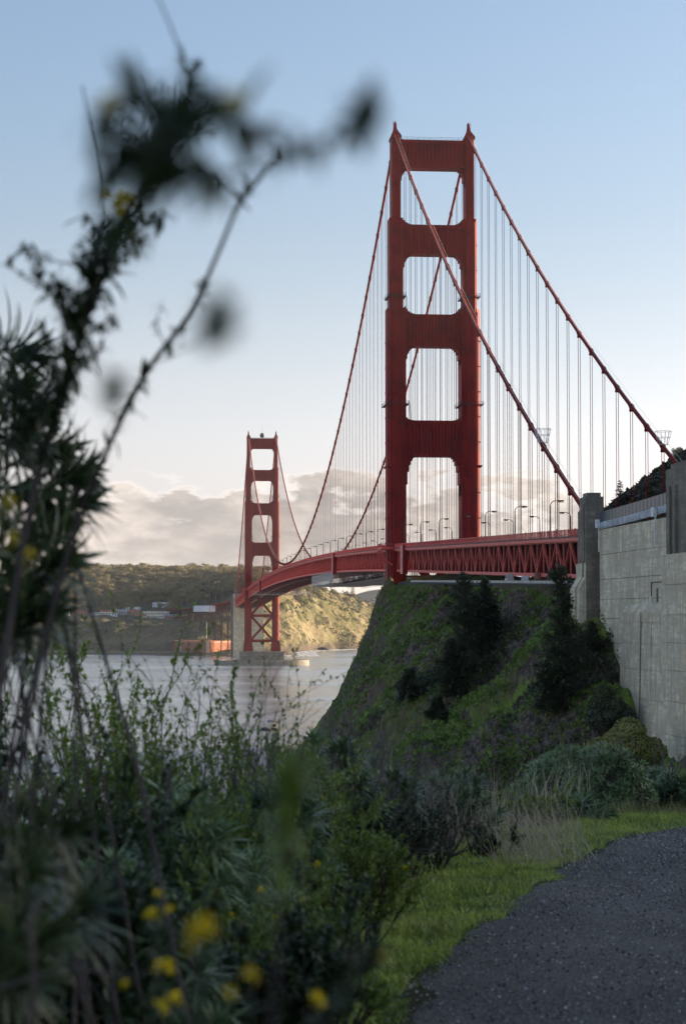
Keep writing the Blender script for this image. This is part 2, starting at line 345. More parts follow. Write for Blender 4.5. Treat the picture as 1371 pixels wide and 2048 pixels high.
# ------------------------------------------------------------------ near headland (cliff under the bridge)
hp = []
for y, prof in {
    40: [(40, 20), (10, 16), (-20, 10), (-45, -3), (-90, -14), (80, 8)],
    -2: [(60, 52), (28, 46), (0, 44), (-20, 40), (-26, 30), (-36, 14), (-46, 0), (-90, -20)],
    -35: [(70, 60), (30, 60), (5, 61), (-17, 61.5), (-21.5, 56), (-26.6, 44), (-29.5, 31), (-33, 24), (-37.5, 11), (-42, 0), (-100, -26)],
    -95: [(70, 61), (20, 60), (-17.5, 60.3), (-25, 52), (-31.5, 40), (-38, 27), (-45, 10), (-50, 0), (-110, -26)],
    -160: [(70, 60), (20, 59.3), (-17, 59.3), (-27, 50), (-36, 40), (-44, 27), (-51, 12), (-57, 0), (-115, -26)],
    -250: [(70, 58), (20, 57.8), (-16.5, 57.8), (-27, 48), (-38, 38), (-47, 28), (-56, 16), (-67, 0), (-120, -22)],
    -330: [(70, 57), (20, 56.6), (-15.2, 56.2), (-18.5, 47), (-28, 36), (-42, 26), (-58, 14), (-76, 0), (-120, -18)],
    -362: [(70, 56), (20, 50), (-14, 45), (-19, 41), (-30, 31), (-46, 20), (-62, 9), (-78, 0), (-125, -16)],
    -400: [(70, 52), (20, 40), (-14, 28.5), (-20, 26.5), (-34, 19), (-52, 10), (-72, 0), (-125, -16)],
    -450: [(80, 55), (20, 38), (-14, 25), (-30, 18), (-50, 9), (-75, -2), (-130, -16)],
    -530: [(80, 62), (20, 45), (-20, 28), (-50, 16), (-80, 2), (-130, -16)],
    -610: [(80, 75), (20, 58), (-20, 44), (-50, 32), (-80, 16), (-110, -2), (-140, -12)],
    -670: [(80, 84), (20, 70), (-30, 55), (-60, 43), (-85, 30), (-110, 16), (-140, 0)],
    -730: [(80, 92), (20, 78), (-30, 63), (-70, 50), (-92, 44), (-112, 36), (-145, 18)],
    -800: [(80, 95), (20, 82), (-40, 62), (-75, 52), (-95, 46), (-115, 38), (-145, 20)]}.items():
    hp += [(x, y, z) for x, z in prof]
tps_h = TPS(hp)
def bench_z(y): return np.interp(y, [-345, -330, -95, -40], [56.7, 57.0, 61.0, 61.8])                 # level of the clifftop road
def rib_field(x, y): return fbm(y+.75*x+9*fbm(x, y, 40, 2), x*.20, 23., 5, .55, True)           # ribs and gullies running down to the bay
def head_z(x, y, noise=True):
    z = tps_h(x, y)
    if noise:
        flat = np.clip((z-53.5)/3, 0, 1)*np.clip((x+20.5)/3, 0, 1)*np.clip((-10-y)/12, 0, 1)   # the road bench stays level
        wall = np.exp(-np.maximum(0, abs(y+385)-45)/12)*np.exp(-np.maximum(0, -14-x)/6)
        near = np.clip((-640-y)/40, 0, 1)
        amt = (1-flat)*(1-.75*wall)*(1-.9*near)
        steep = np.clip((z+5)/15, 0, 1)
        gul = rib_field(x, y)
        z = z + amt*steep*(7.5*gul*np.clip((70-abs(x+45))/30, .3, 1) + 2.6*fbm(x, y, 17., 5, .55) + 1.5*fbm(x, y*.8, 6., 4, .6, True) + 1.6*fbm(z*1.3+x, y*.5, 9., 3, .6, True) + .35*fbm(x, y, 1.4, 3, .6))
        z = z - near*.9 - .9*flat*np.clip((x+16.5)/1.0, 0, 1) - .7*np.exp(-((x+17.6)/1.6)**2)*np.clip((-40-y)/10, 0, 1)*np.clip((y+335)/10, 0, 1)
        z = np.where((x < -15.5) & (y > -338) & (y < -44), np.minimum(z, bench_z(y)-.25-.12*np.clip(-17.5-x, 0, 8)), z)
    return z
me, _ = grid_mesh('cliff', np.concatenate([np.linspace(-150, -85, 40, endpoint=False), np.linspace(-85, -10, 100, endpoint=False), np.linspace(-10, 90, 40)]), np.concatenate([np.linspace(-800, -420, 130, endpoint=False), np.linspace(-420, 40, 380)]), head_z)
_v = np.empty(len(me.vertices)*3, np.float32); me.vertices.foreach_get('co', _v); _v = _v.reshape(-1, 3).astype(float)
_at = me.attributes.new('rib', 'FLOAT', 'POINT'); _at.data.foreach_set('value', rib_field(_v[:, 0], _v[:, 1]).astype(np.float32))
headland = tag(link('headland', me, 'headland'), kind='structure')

# ------------------------------------------------------------------ hill on the ocean side (its top shows above the concrete wall; it shades the cliff and the trail)
def hill_z(x, y):
    xb = 16 + 10*np.clip((-60-y)/200, 0, 1) + 40*np.clip((-430-y)/120, 0, 1)*1.0
    t = np.maximum(0, x-xb); am = 82 + 44*np.clip((y+420)/150, 0, 1); z = 50 + am*(1-np.exp(-t*1.12/am))
    z = np.where(x < xb, 50-(xb-x)*2.5, z)
    f = np.clip((y+44)/55, 0, 1); z = z - 170*f*f - 60*f
    fn = np.clip((y+46)/-30, 0, 1)
    return z + fn*np.clip(t/25, 0, 1)*(5*fbm(x, y, 60, 5) + 2*fbm(x, y, 12, 4, .6, True)+1.5*fbm(x,y,4,3))
me, _ = grid_mesh('west_hill', np.concatenate([np.linspace(5, 150, 70, endpoint=False), np.linspace(150, 700, 40)]), np.concatenate([np.linspace(-1500, -300, 60, endpoint=False), np.linspace(-300, 40, 130)]), hill_z)
tag(link('west_hill', me, 'hillside'), kind='structure')

# ------------------------------------------------------------------ far shore
sp = [(-900, 1980, -2), (-600, 1960, -2), (-300, 1925, -2), (-190, 1880, -2), (-125, 1795, -2), (-92, 1715, -2), (-20, 1655, -2), (30, 1650, -2), (-78, 1760, 3), (-40, 1720, 3), (-5, 1720, 4), (-60, 1800, 4), (-20, 1780, 5), (52, 1850, -2), (66, 1960, -2), (112, 2075, -2), (152, 2140, -2), (196, 2195, -2), (238, 2400, -2), (300, 2800, -2), (380, 3300, -2),
      (-900, 1850, -10), (-300, 1800, -12), (-90, 1700, -10), (0, 1560, -10), (90, 1700, -12), (110, 1900, -12), (160, 2030, -12), (240, 2120, -12), (300, 2400, -12), (400, 2800, -12), (480, 3300, -12),
      (-900, 2050, 40), (-600, 2040, 40), (-290, 2030, 38), (-170, 2025, 41), (-62, 1975, 38), (-10, 1880, 22), (25, 1790, 10), (30, 1960, 40),
      (-600, 2110, 46), (-250, 2110, 45), (-120, 2110, 48), (-20, 2080, 52), (-250, 2200, 50), (-120, 2200, 54), (-20, 2190, 66),
      (32, 2080, 74), (75, 2125, 80), (110, 2265, 84), (165, 2425, 84), (200, 2600, 72), (260, 2900, 54), (330, 3200, 40),
      (96, 2100, 42), (135, 2190, 42), (175, 2290, 44), (205, 2450, 42), (250, 2700, 40),
      (-600, 2560, 112), (-272, 2560, 112), (-117, 2560, 114), (4, 2540, 110), (40, 2420, 108), (-272, 2380, 84), (-117, 2360, 82), (-10, 2340, 92),
      (-900, 2560, 110), (-900, 3300, 80), (-300, 3300, 75), (0, 3300, 55), (150, 3000, 52), (110, 2560, 82), (60, 2800, 74)]
tps_s = TPS(sp)
def south_z(x, y, noise=True):
    z = tps_s(x, y)
    if noise:
        up = np.clip((z+3)/12, 0, 1); cl = np.clip((x-20)/50, 0, 1)*np.clip((88-z)/15, 0, 1)
        gul = fbm((y-.55*x)+14*fbm(x, y, 90, 2), (x+y)*.12, 62., 5, .52, True)
        z = z + up*(cl*(26*(gul-.28) + 8*fbm(x, y, 40, 4)) + 2.2*fbm(x, y, 18, 4, .6) + .8*fbm(x, y, 6, 3, .6, True))
        z = np.maximum(z, -6)
    return z
me, _ = grid_mesh('far_shore', np.concatenate([np.linspace(-900, -320, 40, endpoint=False), np.linspace(-320, 420, 230)]), np.concatenate([np.linspace(1600, 2500, 260, endpoint=False), np.linspace(2500, 3300, 50)]), south_z)
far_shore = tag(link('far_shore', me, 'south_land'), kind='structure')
# pale ranges down the coast, seen through the gap under the deck
for Yh, base, amp, sd_ in ((6200, 62, 60, 3.), (8800, 120, 90, 9.)):
    me, _ = grid_mesh('far_hills', np.linspace(-2500, 2600, 160), np.linspace(Yh-700, Yh+900, 30), lambda x, y: np.maximum(-3, (base + amp*fbm(x+sd_*311, y, 700, 5))*np.sin(np.clip((y-Yh+700)/1600, 0, 1)*math.pi)*np.clip((2300-x)/900, 0, 1)))
    tag(link('far_hills', me, 'far_hill'), kind='structure')
# surf along the far shore
mb = MB(); shore = np.array([(30, 1672), (52, 1850), (66, 1955), (90, 2020), (112, 2068), (152, 2132), (196, 2186), (222, 2280), (240, 2400), (300, 2800)], float)
tt = np.linspace(0, len(shore)-1, 120); sx = np.interp(tt, range(len(shore)), shore[:, 0]); sy = np.interp(tt, range(len(shore)), shore[:, 1])
g = np.gradient(np.stack([sx, sy], 1), axis=0); g /= np.linalg.norm(g, axis=1)[:, None]; nr = np.stack([g[:, 1], -g[:, 0]], 1)
rows = [np.c_[np.stack([sx, sy], 1)+nr*o[:, None], np.full(120, .12)] for o in (-14+0*tt, 6+0*tt, 22+16*fbm(tt, 0*tt, 7, 3), 46+34*fbm(tt, 0*tt+9, 5, 3))]
Vf = np.concatenate(rows); q = [[r*120+i, r*120+i+1, (r+1)*120+i+1, (r+1)*120+i] for r in range(3) for i in range(119)]
tag(mb.add(Vf, q).build('surf_foam', 'foam'), 'white surf breaking along the foot of the sunlit cliffs', 'surf', kind='stuff')
def rock_mesh(name, seed, r, flat=.6):
    import bmesh
    bm = bmesh.new(); bmesh.ops.create_icosphere(bm, subdivisions=3, radius=1.); g2 = np.random.default_rng(seed); o = g2.random(3)*50
    for v in bm.verts:
        n_ = float(fbm(np.array([v.co.x*1.+o[0]+v.co.z*.7]), np.array([v.co.y+o[1]-v.co.z*.5]), .9, 4, .55)[0]); v.co *= (1+.42*n_); v.co.z *= flat; v.co *= r
    me = bpy.data.meshes.new(name); bm.to_mesh(me); bm.free(); return me
for (px, py, r, fl, lab) in ((697, 1296, 7.5, .75, 'tall dark rock standing in the surf, rightmost of the rocks off the far cliffs'), (672, 1297, 6.5, .5, 'low dark rock in the surf, middle of the three off the far cliffs'), (645, 1300, 9., .32, 'broad flat rock at the foot of the far cliffs, leftmost in the surf'), (578, 1309, 3.2, .45, 'small dark rock in open water right of the far tower')):
    q_ = PZ(px, py, 0.); o = link('sea_rock', rock_mesh('sea_rock', int(px), r, fl), 'sea_rock', loc=(q_[0], q_[1], .3)); tag(o, lab, 'rock', 'rocks in the surf')
# ------------------------------------------------------------------ the suspension bridge
H = 13.7; SPAN = 1280.2; SIDE = 343.0; PAN = 7.62
bridge = tag(empty('suspension_bridge', (0, 0, 0)), 'red-orange suspension bridge with two tall towers crossing the strait', 'bridge')
def deck_z(y):                                                     # top chord of the stiffening truss
    y = np.asarray(y, float)
    m = 74.2 + 7.5*(1-((y-SPAN/2)/(SPAN/2))**2)
    return np.where(y < 0, 74.2 + .0247*y, np.where(y > SPAN, 74.2 - .0247*(y-SPAN), m))
ZT, ZL = 228.2, 85.2
def cable_z(y):
    y = np.asarray(y, float)
    m = ZL + (ZT-ZL)*((y-SPAN/2)/(SPAN/2))**2
    t = np.clip(np.where(y < 0, -y/SIDE, (y-SPAN)/SIDE), 0, 1); sd_ = ZT + (68.5-ZT)*t - 4*9.0*t*(1-t)
    return np.where((y < 0) | (y > SPAN), sd_, m)
def chbox(mb, x0, x1, y0, y1, z0, z1, c):
    """box with its four upright corners cut; c = (cut at x0, cut at x1)"""
    a, b = c
    return mb.prism([(x0+a, y0), (x1-b, y0), (x1, y0+b), (x1, y1-b), (x1-b, y1), (x0+a, y1), (x0, y1-a), (x0, y0+a)], z0, z1)
def tower(y0, label):
    t = empty('tower', (0, y0, 0), parent=bridge); t['label'] = label
    for s_ in (-1, 1):
        X = s_*H; mb = MB(); out = lambda small, big: (big, small) if s_ < 0 else (small, big)
        chbox(mb, X-1.6, X+1.6, -3.8, 3.8, 160, 226.3, (.22, .22))
        chbox(mb, X-1.75, X+1.75, -5.0, 5.0, 160, 195.2, (.2, .2)); chbox(mb, X-1.75, X+1.75, -6.6, 6.6, 22, 160.6, (.2, .2))
        chbox(mb, X-2.55, X+2.55, -3.9, 3.9, 150, 196.6, out(.3, .55))
        chbox(mb, X-2.6, X+2.6, -5.6, 5.6, 22, 161.6, (.25, .25))
        chbox(mb, X-3.45, X+3.45, -4.6, 4.6, 22, 163.0, out(.35, 1.25))
        mb.box(X-3.75, X+3.75, -6.8, 6.8, 104.6, 105.2)
        for k_, (e, zz) in enumerate(((0.55, 24.2), (.95, 20), (1.35, 16))):
            mb.box(X-3.4-e, X+3.4+e, -6.7-e, 6.7+e, 13.4, zz)
        for zz in np.arange(30, 160, 9.3): mb.box(X-3.52, X+3.52, -4.67, 4.67, zz, zz+.3); mb.box(X-2.66, X+2.66, -5.66, 5.66, zz, zz+.3); mb.box(X-1.81, X+1.81, -6.66, 6.66, zz, zz+.3)
        for zz in np.arange(168, 194, 9.3): mb.box(X-2.6, X+2.6, -3.96, 3.96, zz, zz+.3)
        lg = mb.build('leg', 'paint', t)
        # saddle housing and finial
        mb = MB(); f = lambda w, d, z: np.array([[X-w, -d, z], [X+w, -d, z], [X+w, d, z], [X-w, d, z]])
        prof = [(1.9, 4.1, 226.3), (1.9, 4.1, 227.3), (1.55, 3.4, 228.0), (.95, 1.9, 229.4), (.7, 1.0, 230.0), (.55, .6, 231.2), (.38, .38, 232.4)]
        V = np.concatenate([f(*p_) for p_ in prof]); Q = [[i*4+j, i*4+(j+1) % 4, i*4+4+(j+1) % 4, i*4+4+j] for i in range(len(prof)-1) for j in range(4)]
        mb.add(V, Q); n_ = len(prof)-1; mb.Q.append(np.array([[n_*4, n_*4+1, n_*4+2, n_*4+3]]))
        for dx in (-.45, .45):
            for dy in (-.4, .4): mb.beam((X+dx, dy, 231), (X+dx, dy, 232.9), .1)
        mb.lathe([(.0, 232.3), (.32, 232.4), (.36, 232.9), (.2, 233.3), (0, 233.4)], (X, 0, 0), 8)
        mb.beam((X+s_*.8, 0, 229), (X+s_*.8, 0, 233.9), .08)
        mb.build('finial', 'paint', t)
        # ring platforms round the leg
        for zz, w, d in ((167.2, 2.55, 5.0), (127.3, 3.45, 6.6)):
            mb = MB()
            for (x0, x1, a, b) in ((X-w-.85, X+w+.85, -d-.85, -d-.02), (X-w-.85, X+w+.85, d+.02, d+.85), (X-w-.85, X-w-.02, -d, d), (X+w+.02, X+w+.85, -d, d)): mb.box(x0, x1, a, b, zz, zz+.25)
            for a in (-1, 1):
                for b in (-1, 1):
                    mb.beam((X+a*(w+.8), b*(d+.8), zz), (X+a*(w+.8), b*(d+.8), zz+1.3), .1)
            for hh in (.7, 1.25):
                for b in (-1, 1):
                    mb.beam((X-w-.8, b*(d+.8), zz+hh), (X+w+.8, b*(d+.8), zz+hh), .08); mb.beam((X+b*(w+.8), -d-.8, zz+hh), (X+b*(w+.8), d+.8, zz+hh), .08)
            xi = X - s_*(w+.6); mb.beam((xi, -d-.6, zz), (xi-s_*.35, -d-.6, zz-6.0), .12); mb.beam((xi-s_*.5, -d-.6, zz), (xi-s_*.85, -d-.6, zz-6.0), .12)
            for i in range(8): mb.beam((xi-s_*.04*i, -d-.6, zz-.7*i), (xi-s_*(.5+.04*i), -d-.6, zz-.7*i), .07)
            mb.build('ring_platform', 'dark_steel', t)
    # portal struts: deep panels with stepped haunches above and below
    for (z0, z1, hw, hd, bw, bd, tw, th) in ((215.5, 225.9, 1.6, 2.7, 3.3, 6.4, 2.6, 1.0), (183.4, 194.2, 2.55, 3.0, 3.8, 6.4, 5.0, 2.5), (149.2, 160.9, 3.45, 3.5, 3.7, 6.6, 5.0, 2.9), (108.6, 121.7, 3.45, 3.5, 3.7, 14.5, 4.4, 1.6)):
        mb = MB(); xi = H-hw+.3; mb.box(-xi, xi, -hd, hd, z0, z1)
        for b in (-1, 1):                                          # frame ledges and upright flutes
            y1 = b*(hd+.62)
            for (a0, a1) in ((z0+.02, z0+1.1), (z1-1.3, z1-.02)): mb.box(-xi+.3, xi-.3, min(y1, b*hd*.98), max(y1, b*hd*.98), a0, a1)
            nf = 15
            for i in range(nf):
                x = -xi+2.2+(2*xi-4.4)*i/(nf-1); mb.box(x-.42, x+.42, min(b*(hd+.5), b*hd*.98), max(b*(hd+.5), b*hd*.98), z0+1.1, z1-1.3)
        n_ = 6
        for s_ in (-1, 1):
            xw = H-hw
            for i in range(n_):
                u = (i+.25)/n_; dr = bd*(1-math.sqrt(max(0, 1-(1-u)**2))); x0 = xw-bw*i/n_; x1 = xw-bw*(i+1)/n_
                if dr > .1: mb.box(min(s_*x0, s_*x1), max(s_*x0, s_*x1), -hd+.3, hd-.3, z0-dr, z0)
                u = (i+.25)/n_; dr = th*(1-math.sqrt(max(0, 1-(1-u)**2))); x0 = xw-tw*i/n_; x1 = xw-tw*(i+1)/n_
                if dr > .08: mb.box(min(s_*x0, s_*x1), max(s_*x0, s_*x1), -hd+.3, hd-.3, z1, z1+dr)
            mb.box(min(s_*xw, s_*(xw+.4)), max(s_*xw, s_*(xw+.4)), -hd+.3, hd-.3, z0-bd, z1+th)
        mb.build('strut', 'paint', t)
    mb = MB()                                                      # handrail on the top strut
    for b in (-1, 1):
        for hh in (.6, 1.15): mb.beam((-H+2, b*2.4, 225.9+hh), (H-2, b*2.4, 225.9+hh), .07)
        for i in range(12): x = -H+2+(2*H-4)*i/11; mb.beam((x, b*2.4, 225.9), (x, b*2.4, 227.1), .07)
    mb.build('top_handrail', 'dark_steel', t)
    # bracing below the deck
    for (za, zb) in ((49.8, 74.0), (25.2, 48.2)):
        for yy in (-3.2, 3.2):
            for a in (-1, 1):
                mb = MB(); mb.beam((-a*(H-3.2), yy+a*.35, za), (a*(H-3.2), yy+a*.35, zb), .9, 2.1, (0, 0, 1)); mb.build('diagonal_brace', 'paint', t)
            mb = MB(); zm = (za+zb)/2; mb.box(-2.1, 2.1, yy-1.0, yy+1.0, zm-1.9, zm+1.9); mb.build('gusset', 'paint', t)
    for zz in (48.9, 23.9):
        mb = MB(); mb.box(-H+3, H-3, -3.9, 3.9, zz-1.3, zz+1.3); mb.build('cross_beam', 'paint', t)
    # balcony of the walkway round each leg, on curved brackets
    zd = 74.2
    for s_ in (-1, 1):
        mb = MB(); x0, x1 = sorted((s_*(H-.6), s_*(H+6.0))); mb.prism([(x0, -6.6), (x1, -6.6), (x1, 6.6), (x0, 6.6)], zd+.05, zd+1.0)
        for yy in (-6.0, -2.0, 2.0, 6.0):
            for i in range(5):
                a0, a1 = i*.32, (i+1)*.32
                mb.beam((s_*(H+5.8*math.cos(a0)), yy, zd-6.5*math.sin(a0)*.9), (s_*(H+5.8*math.cos(a1)), yy, zd-6.5*math.sin(a1)*.9), .35, .6)
        for yy in (-6.4, 6.4):
            for hh in (1.6, 2.3): mb.beam((x0, yy, zd+hh), (x1, yy, zd+hh), .12)
        for hh in (1.6, 2.3): mb.beam((s_*(H+5.8), -6.4, zd+hh), (s_*(H+5.8), 6.4, zd+hh), .12)
        for i in range(22): mb.beam((s_*(H+5.8), -6.4+12.8*i/21, zd+1), (s_*(H+5.8), -6.4+12.8*i/21, zd+2.3), .1)
        for i in range(10):
            for yy in (-6.4, 6.4): mb.beam((x0+(x1-x0)*i/9, yy, zd+1), (x0+(x1-x0)*i/9, yy, zd+2.3), .1)
        mb.build('balcony', 'truss', t)
    return t
t_near = tower(0, 'near tower of four portal struts rising behind the cliff')
t_far = tower(SPAN, 'far tower standing on its concrete pier in the water')
mb = MB(); mb.lathe([(0, 226.5), (1.5, 227), (2.3, 228.6), (2.1, 230.2), (1.0, 231.4), (0, 231.6)], (0, 0, 0), 12); mb.beam((0, 0, 226), (0, 0, 239), .16)
mb.build('beacon', 'dark_steel', t_far)

# main cables, bands, hand ropes, suspenders
ys_c = np.concatenate([np.linspace(-SIDE, 0, 46, endpoint=False), np.linspace(0, SPAN, 169), np.linspace(SPAN, SPAN+SIDE, 47)[1:]])
mb_s = MB()
for dx in (-.27, .27): mb_s.beam((dx, 0, 0), (dx, 0, 1), .125, .125)
me_sus = mb_s.mesh('suspender'); me_sus.materials.append(M['cable_paint'])
mb_b = MB(); mb_b.tube([(0, -.65, 0), (0, .65, 0)], .66, 8); mb_b.box(-.42, .42, -.25, .25, -1.3, -.3); me_band = mb_b.mesh('cable_band'); me_band.materials.append(M['cable_paint'])
n_sus = 0
for s_ in (-1, 1):
    mb = MB(); mb.tube(np.stack([np.full_like(ys_c, s_*H), ys_c, cable_z(ys_c)], 1), .50, 10)
    cab = mb.build('main_cable', 'cable_paint', bridge, smooth=True)
    mb = MB()
    for dx in (-.6, .6):
        mb.tube(np.stack([np.full_like(ys_c, s_*H+dx), ys_c, cable_z(ys_c)+1.35], 1), .035, 3)
    mb.build('hand_rope', 'galvanised', cab)
    yy = [-15.24*k_ for k_ in range(1, 22)] + [15.24*k_ for k_ in range(1, 84)] + [SPAN+15.24*k_ for k_ in range(1, 22)]
    for y in yy:
        z1 = float(cable_z(y)); z0 = float(deck_z(y))+.4
        sl = (float(cable_z(y+.5))-float(cable_z(y-.5)))
        o = link('cable_band', me_band, None, cab, (s_*H, y, z1)); o.rotation_euler = (math.atan(sl), 0, 0)
        if z1-z0 > 2.0:
            o = link('suspender', me_sus, None, bridge, (s_*H, y, z0)); o.scale = (1, 1, z1-1.0-z0); n_sus += 1
# roadway deck on floor beams
def strip(mb, ys, x0, x1, za, zb):
    zc = deck_z(ys); n_ = len(ys); V = np.concatenate([np.stack([np.full(n_, x), ys, zc+z], 1) for x, z in ((x0, za), (x1, za), (x1, zb), (x0, zb))])
    Q = []
    for i in range(n_-1):
        for a in range(4): b = (a+1) % 4; Q.append([a*n_+i, a*n_+i+1, b*n_+i+1, b*n_+i])
    Q += [[0, n_, 2*n_, 3*n_], [n_-1, 4*n_-1, 3*n_-1, 2*n_-1]]
    return mb.add(V, Q)
YS = np.arange(-45, 168+46)*PAN; YS = YS[(YS >= -SIDE) & (YS <= SPAN+SIDE)]
mb = MB(); strip(mb, YS, -9.4, 9.4, .32, .60); deck = mb.build('deck', 'road', bridge)
for s_ in (-1, 1):
    mb = MB(); x0, x1 = sorted((s_*9.45, s_*15.0)); strip(mb, YS, x0, x1, .42, .78); mb.build('walkway', 'floor_steel', bridge)
mb = MB()
for y in YS:                                                       # transverse frames, one under each truss post
    z = float(deck_z(y)); mb.box(-H+.5, H-.5, y-.2, y+.2, z-2.6, z+.28)
    mb.beam((-H+.5, y, z-7.3), (0, y, z-2.4), .35, .45); mb.beam((H-.5, y, z-7.3), (0, y, z-2.4), .35, .45); mb.beam((-H+.5, y, z-7.4), (H-.5, y, z-7.4), .4, .6)
    mb.beam((-H+.5, y, z-2.6), (-4, y, z-7.3), .3, .4); mb.beam((H-.5, y, z-2.6), (4, y, z-7.3), .3, .4)
for i in range(len(YS)-1):
    a, b = YS[i], YS[i+1]; za, zb = float(deck_z(a))-7.45, float(deck_z(b))-7.45
    mb.beam((-H+.5, a, za), (0, b, zb), .35, .35); mb.beam((H-.5, a, za), (0, b, zb), .35, .35)
    for x in (-8, -3, 3, 8): mb.beam((x, a, za+6.5), (x, b, zb+6.5), .3, .9)
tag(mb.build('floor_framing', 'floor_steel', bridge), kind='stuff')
# stiffening trusses
for s_ in (-1, 1):
    X = s_*H; mb = MB(); strip(mb, YS, X-.45, X+.45, -.55, .35); strip(mb, YS, X-.45, X+.45, -7.9, -7.1)
    tr = mb.build('stiffening_truss', 'truss', bridge)
    rest = MB()
    for i in range(len(YS)):
        y = YS[i]; z = float(deck_z(y)); single = s_ < 0 and y < SPAN*.55
        m1 = MB(); m1.box(X-.16, X+.16, y-.2, y+.2, z-7.1, z-.55)
        m2 = None
        if i < len(YS)-1:
            y2 = YS[i+1]; z2 = float(deck_z(y2)); m2 = MB(); up = i % 2 == 1
            pa, pb = ((X, y, z-7.2), (X, y2, z2-.4)) if not up else ((X, y, z-.4), (X, y2, z2-7.2))
            m2.beam(pa, pb, .34, .5, (1, 0, 0))
        if single:
            m1.build('truss_post', 'truss', tr)
            if m2: m2.build('truss_diagonal', 'truss', tr)
        else:
            rest.add(np.concatenate(m1.V), np.concatenate(m1.Q))
            if m2: rest.add(np.concatenate(m2.V), np.concatenate(m2.Q))
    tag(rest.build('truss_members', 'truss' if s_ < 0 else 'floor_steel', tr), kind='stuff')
    # railing: posts, rails and close uprights
    mb = MB(); XR = s_*14.85; strip(mb, YS, XR-.07, XR+.07, 2.0, 2.16); strip(mb, YS, XR-.05, XR+.05, 1.0, 1.12); strip(mb, YS, XR-.12, XR+.12, -.30, .40)
    fine = np.arange(-SIDE+1, 420, .42); fine2 = np.arange(420, SPAN+SIDE, 1.2)
    for arr, w in ((fine, .07), (fine2, .2)):
        zz = deck_z(arr); O = np.stack([np.full_like(arr, XR), arr, zz+1.4], 1); A = np.tile(np.diag([.05, w, 1.24]), (len(arr), 1, 1)); mb.inst(BOXV, BOXF, A, O)
    arr = np.arange(-SIDE+1, SPAN+SIDE, PAN/2); zz = deck_z(arr); mb.inst(BOXV, BOXF, np.tile(np.diag([.2, .22, 1.5]), (len(arr), 1, 1)), np.stack([np.full_like(arr, XR), arr, zz+1.5], 1))
    tag(mb.build('railing', 'truss', bridge), kind='stuff')
# upright joint housings on the outside of the truss
for y in (-36., 253., 1010.):
    z = float(deck_z(y)); mb = MB(); mb.box(-15.75, -14.02, y-3.4, y+3.4, z-8.6, z+1.6); o = mb.build('joint_housing', 'paint', bridge)
    for i in range(8):
        m1 = MB(); m1.box(-15.86, -15.75, y-3.3, y+3.3, z-8.5+i*1.25, z-8.5+i*1.25+1.18); m1.build('panel', 'joint_panel', o)
# drop-net platforms riding on the cables (white cage baskets)
for s_, y in ((-1, -289.), (1, -290.)):
    z = float(cable_z(y)); mb = MB()
    for r_, zz in ((1.9, 3.6), (1.55, 2.2), (1.1, .6)):
        a = np.linspace(0, 2*math.pi, 17); mb.tube(np.stack([s_*H+r_*np.cos(a), y+r_*np.sin(a), np.full(17, z+zz)], 1), .05, 4)
    for i in range(12): a = i*math.pi/6; mb.beam((s_*H+1.1*math.cos(a), y+1.1*math.sin(a), z+.6), (s_*H+1.9*math.cos(a), y+1.9*math.sin(a), z+3.6), .06)
    tag(mb.build('cable_basket', 'white_metal'), 'white wire basket sitting on the %s main cable near its lower end' % ('left' if s_ < 0 else 'right'), 'cable basket')

# lamps on the deck
def lamp(side, y, label, group):
    z = float(deck_z(y))+.78; o = empty('street_lamp', (side*12.6, y, z)); d = -side
    if 'lampm' not in globals():
        global lampm; lampm = {}
    if d not in lampm:
        a = MB(); a.lathe([(.28, 0), (.28, .9), (.17, 1.0), (.13, 7.2)], (0, 0, 0), 8)
        b = MB(); th = np.linspace(0, math.pi/2, 7); b.tube(np.stack([d*(1.25-1.25*np.cos(th)), 0*th, 7.2+1.15*np.sin(th)], 1), .10, 6); b.beam((d*1.2, 0, 8.35), (d*2.6, 0, 8.45), .13)
        c_ = MB(); c_.prism([(d*1.7, 8.1), (d*1.8, 8.5), (d*3.0, 8.5), (d*3.15, 8.25)], -.24, .24, 1)
        e = MB(); e.box(min(d*1.9, d*3.0), max(d*1.9, d*3.0), -.2, .2, 7.98, 8.12)
        lampm[d] = (a.mesh('pole'), b.mesh('arm'), c_.mesh('lantern'), e.mesh('lens'))
        for me_, mt in zip(lampm[d], ('dark_steel', 'dark_steel', 'dark_steel', 'lamp_glass')): me_.materials.append(M[mt])
    for nm, me_ in zip(('pole', 'arm', 'lantern', 'lens'), lampm[d]): link(nm, me_, None, o)
    tag(o, label, 'street lamp', group); return o
for i, y in enumerate(np.arange(-292, SPAN-60, 45.72)):
    if abs(y) < 12: continue
    if y < 0:
        nth = ('nearest the concrete pylon', 'second from the concrete pylon', 'third from the concrete pylon', 'fourth from the concrete pylon', 'fifth from the concrete pylon', 'sixth from the concrete pylon')
        lamp(-1, y, 'dark street lamp on the near railing, ' + (nth[i] if i < 6 else 'last before the near tower'), 'lamps on the near railing')
    else: lamp(-1, y, 'dark street lamp on the main span between the two towers', 'lamps on the main span')
    if y < -12 and i < 6: lamp(1, y+10, 'dark street lamp, %s from the pylon on the far railing' % ('nearest', 'second', 'third', 'fourth', 'fifth', 'sixth')[min(i, 5)], 'lamps on the far railing')
    elif 0 < y < 560: lamp(1, y+10, 'dark street lamp on the far railing of the main span', 'lamps on the far railing of the main span')
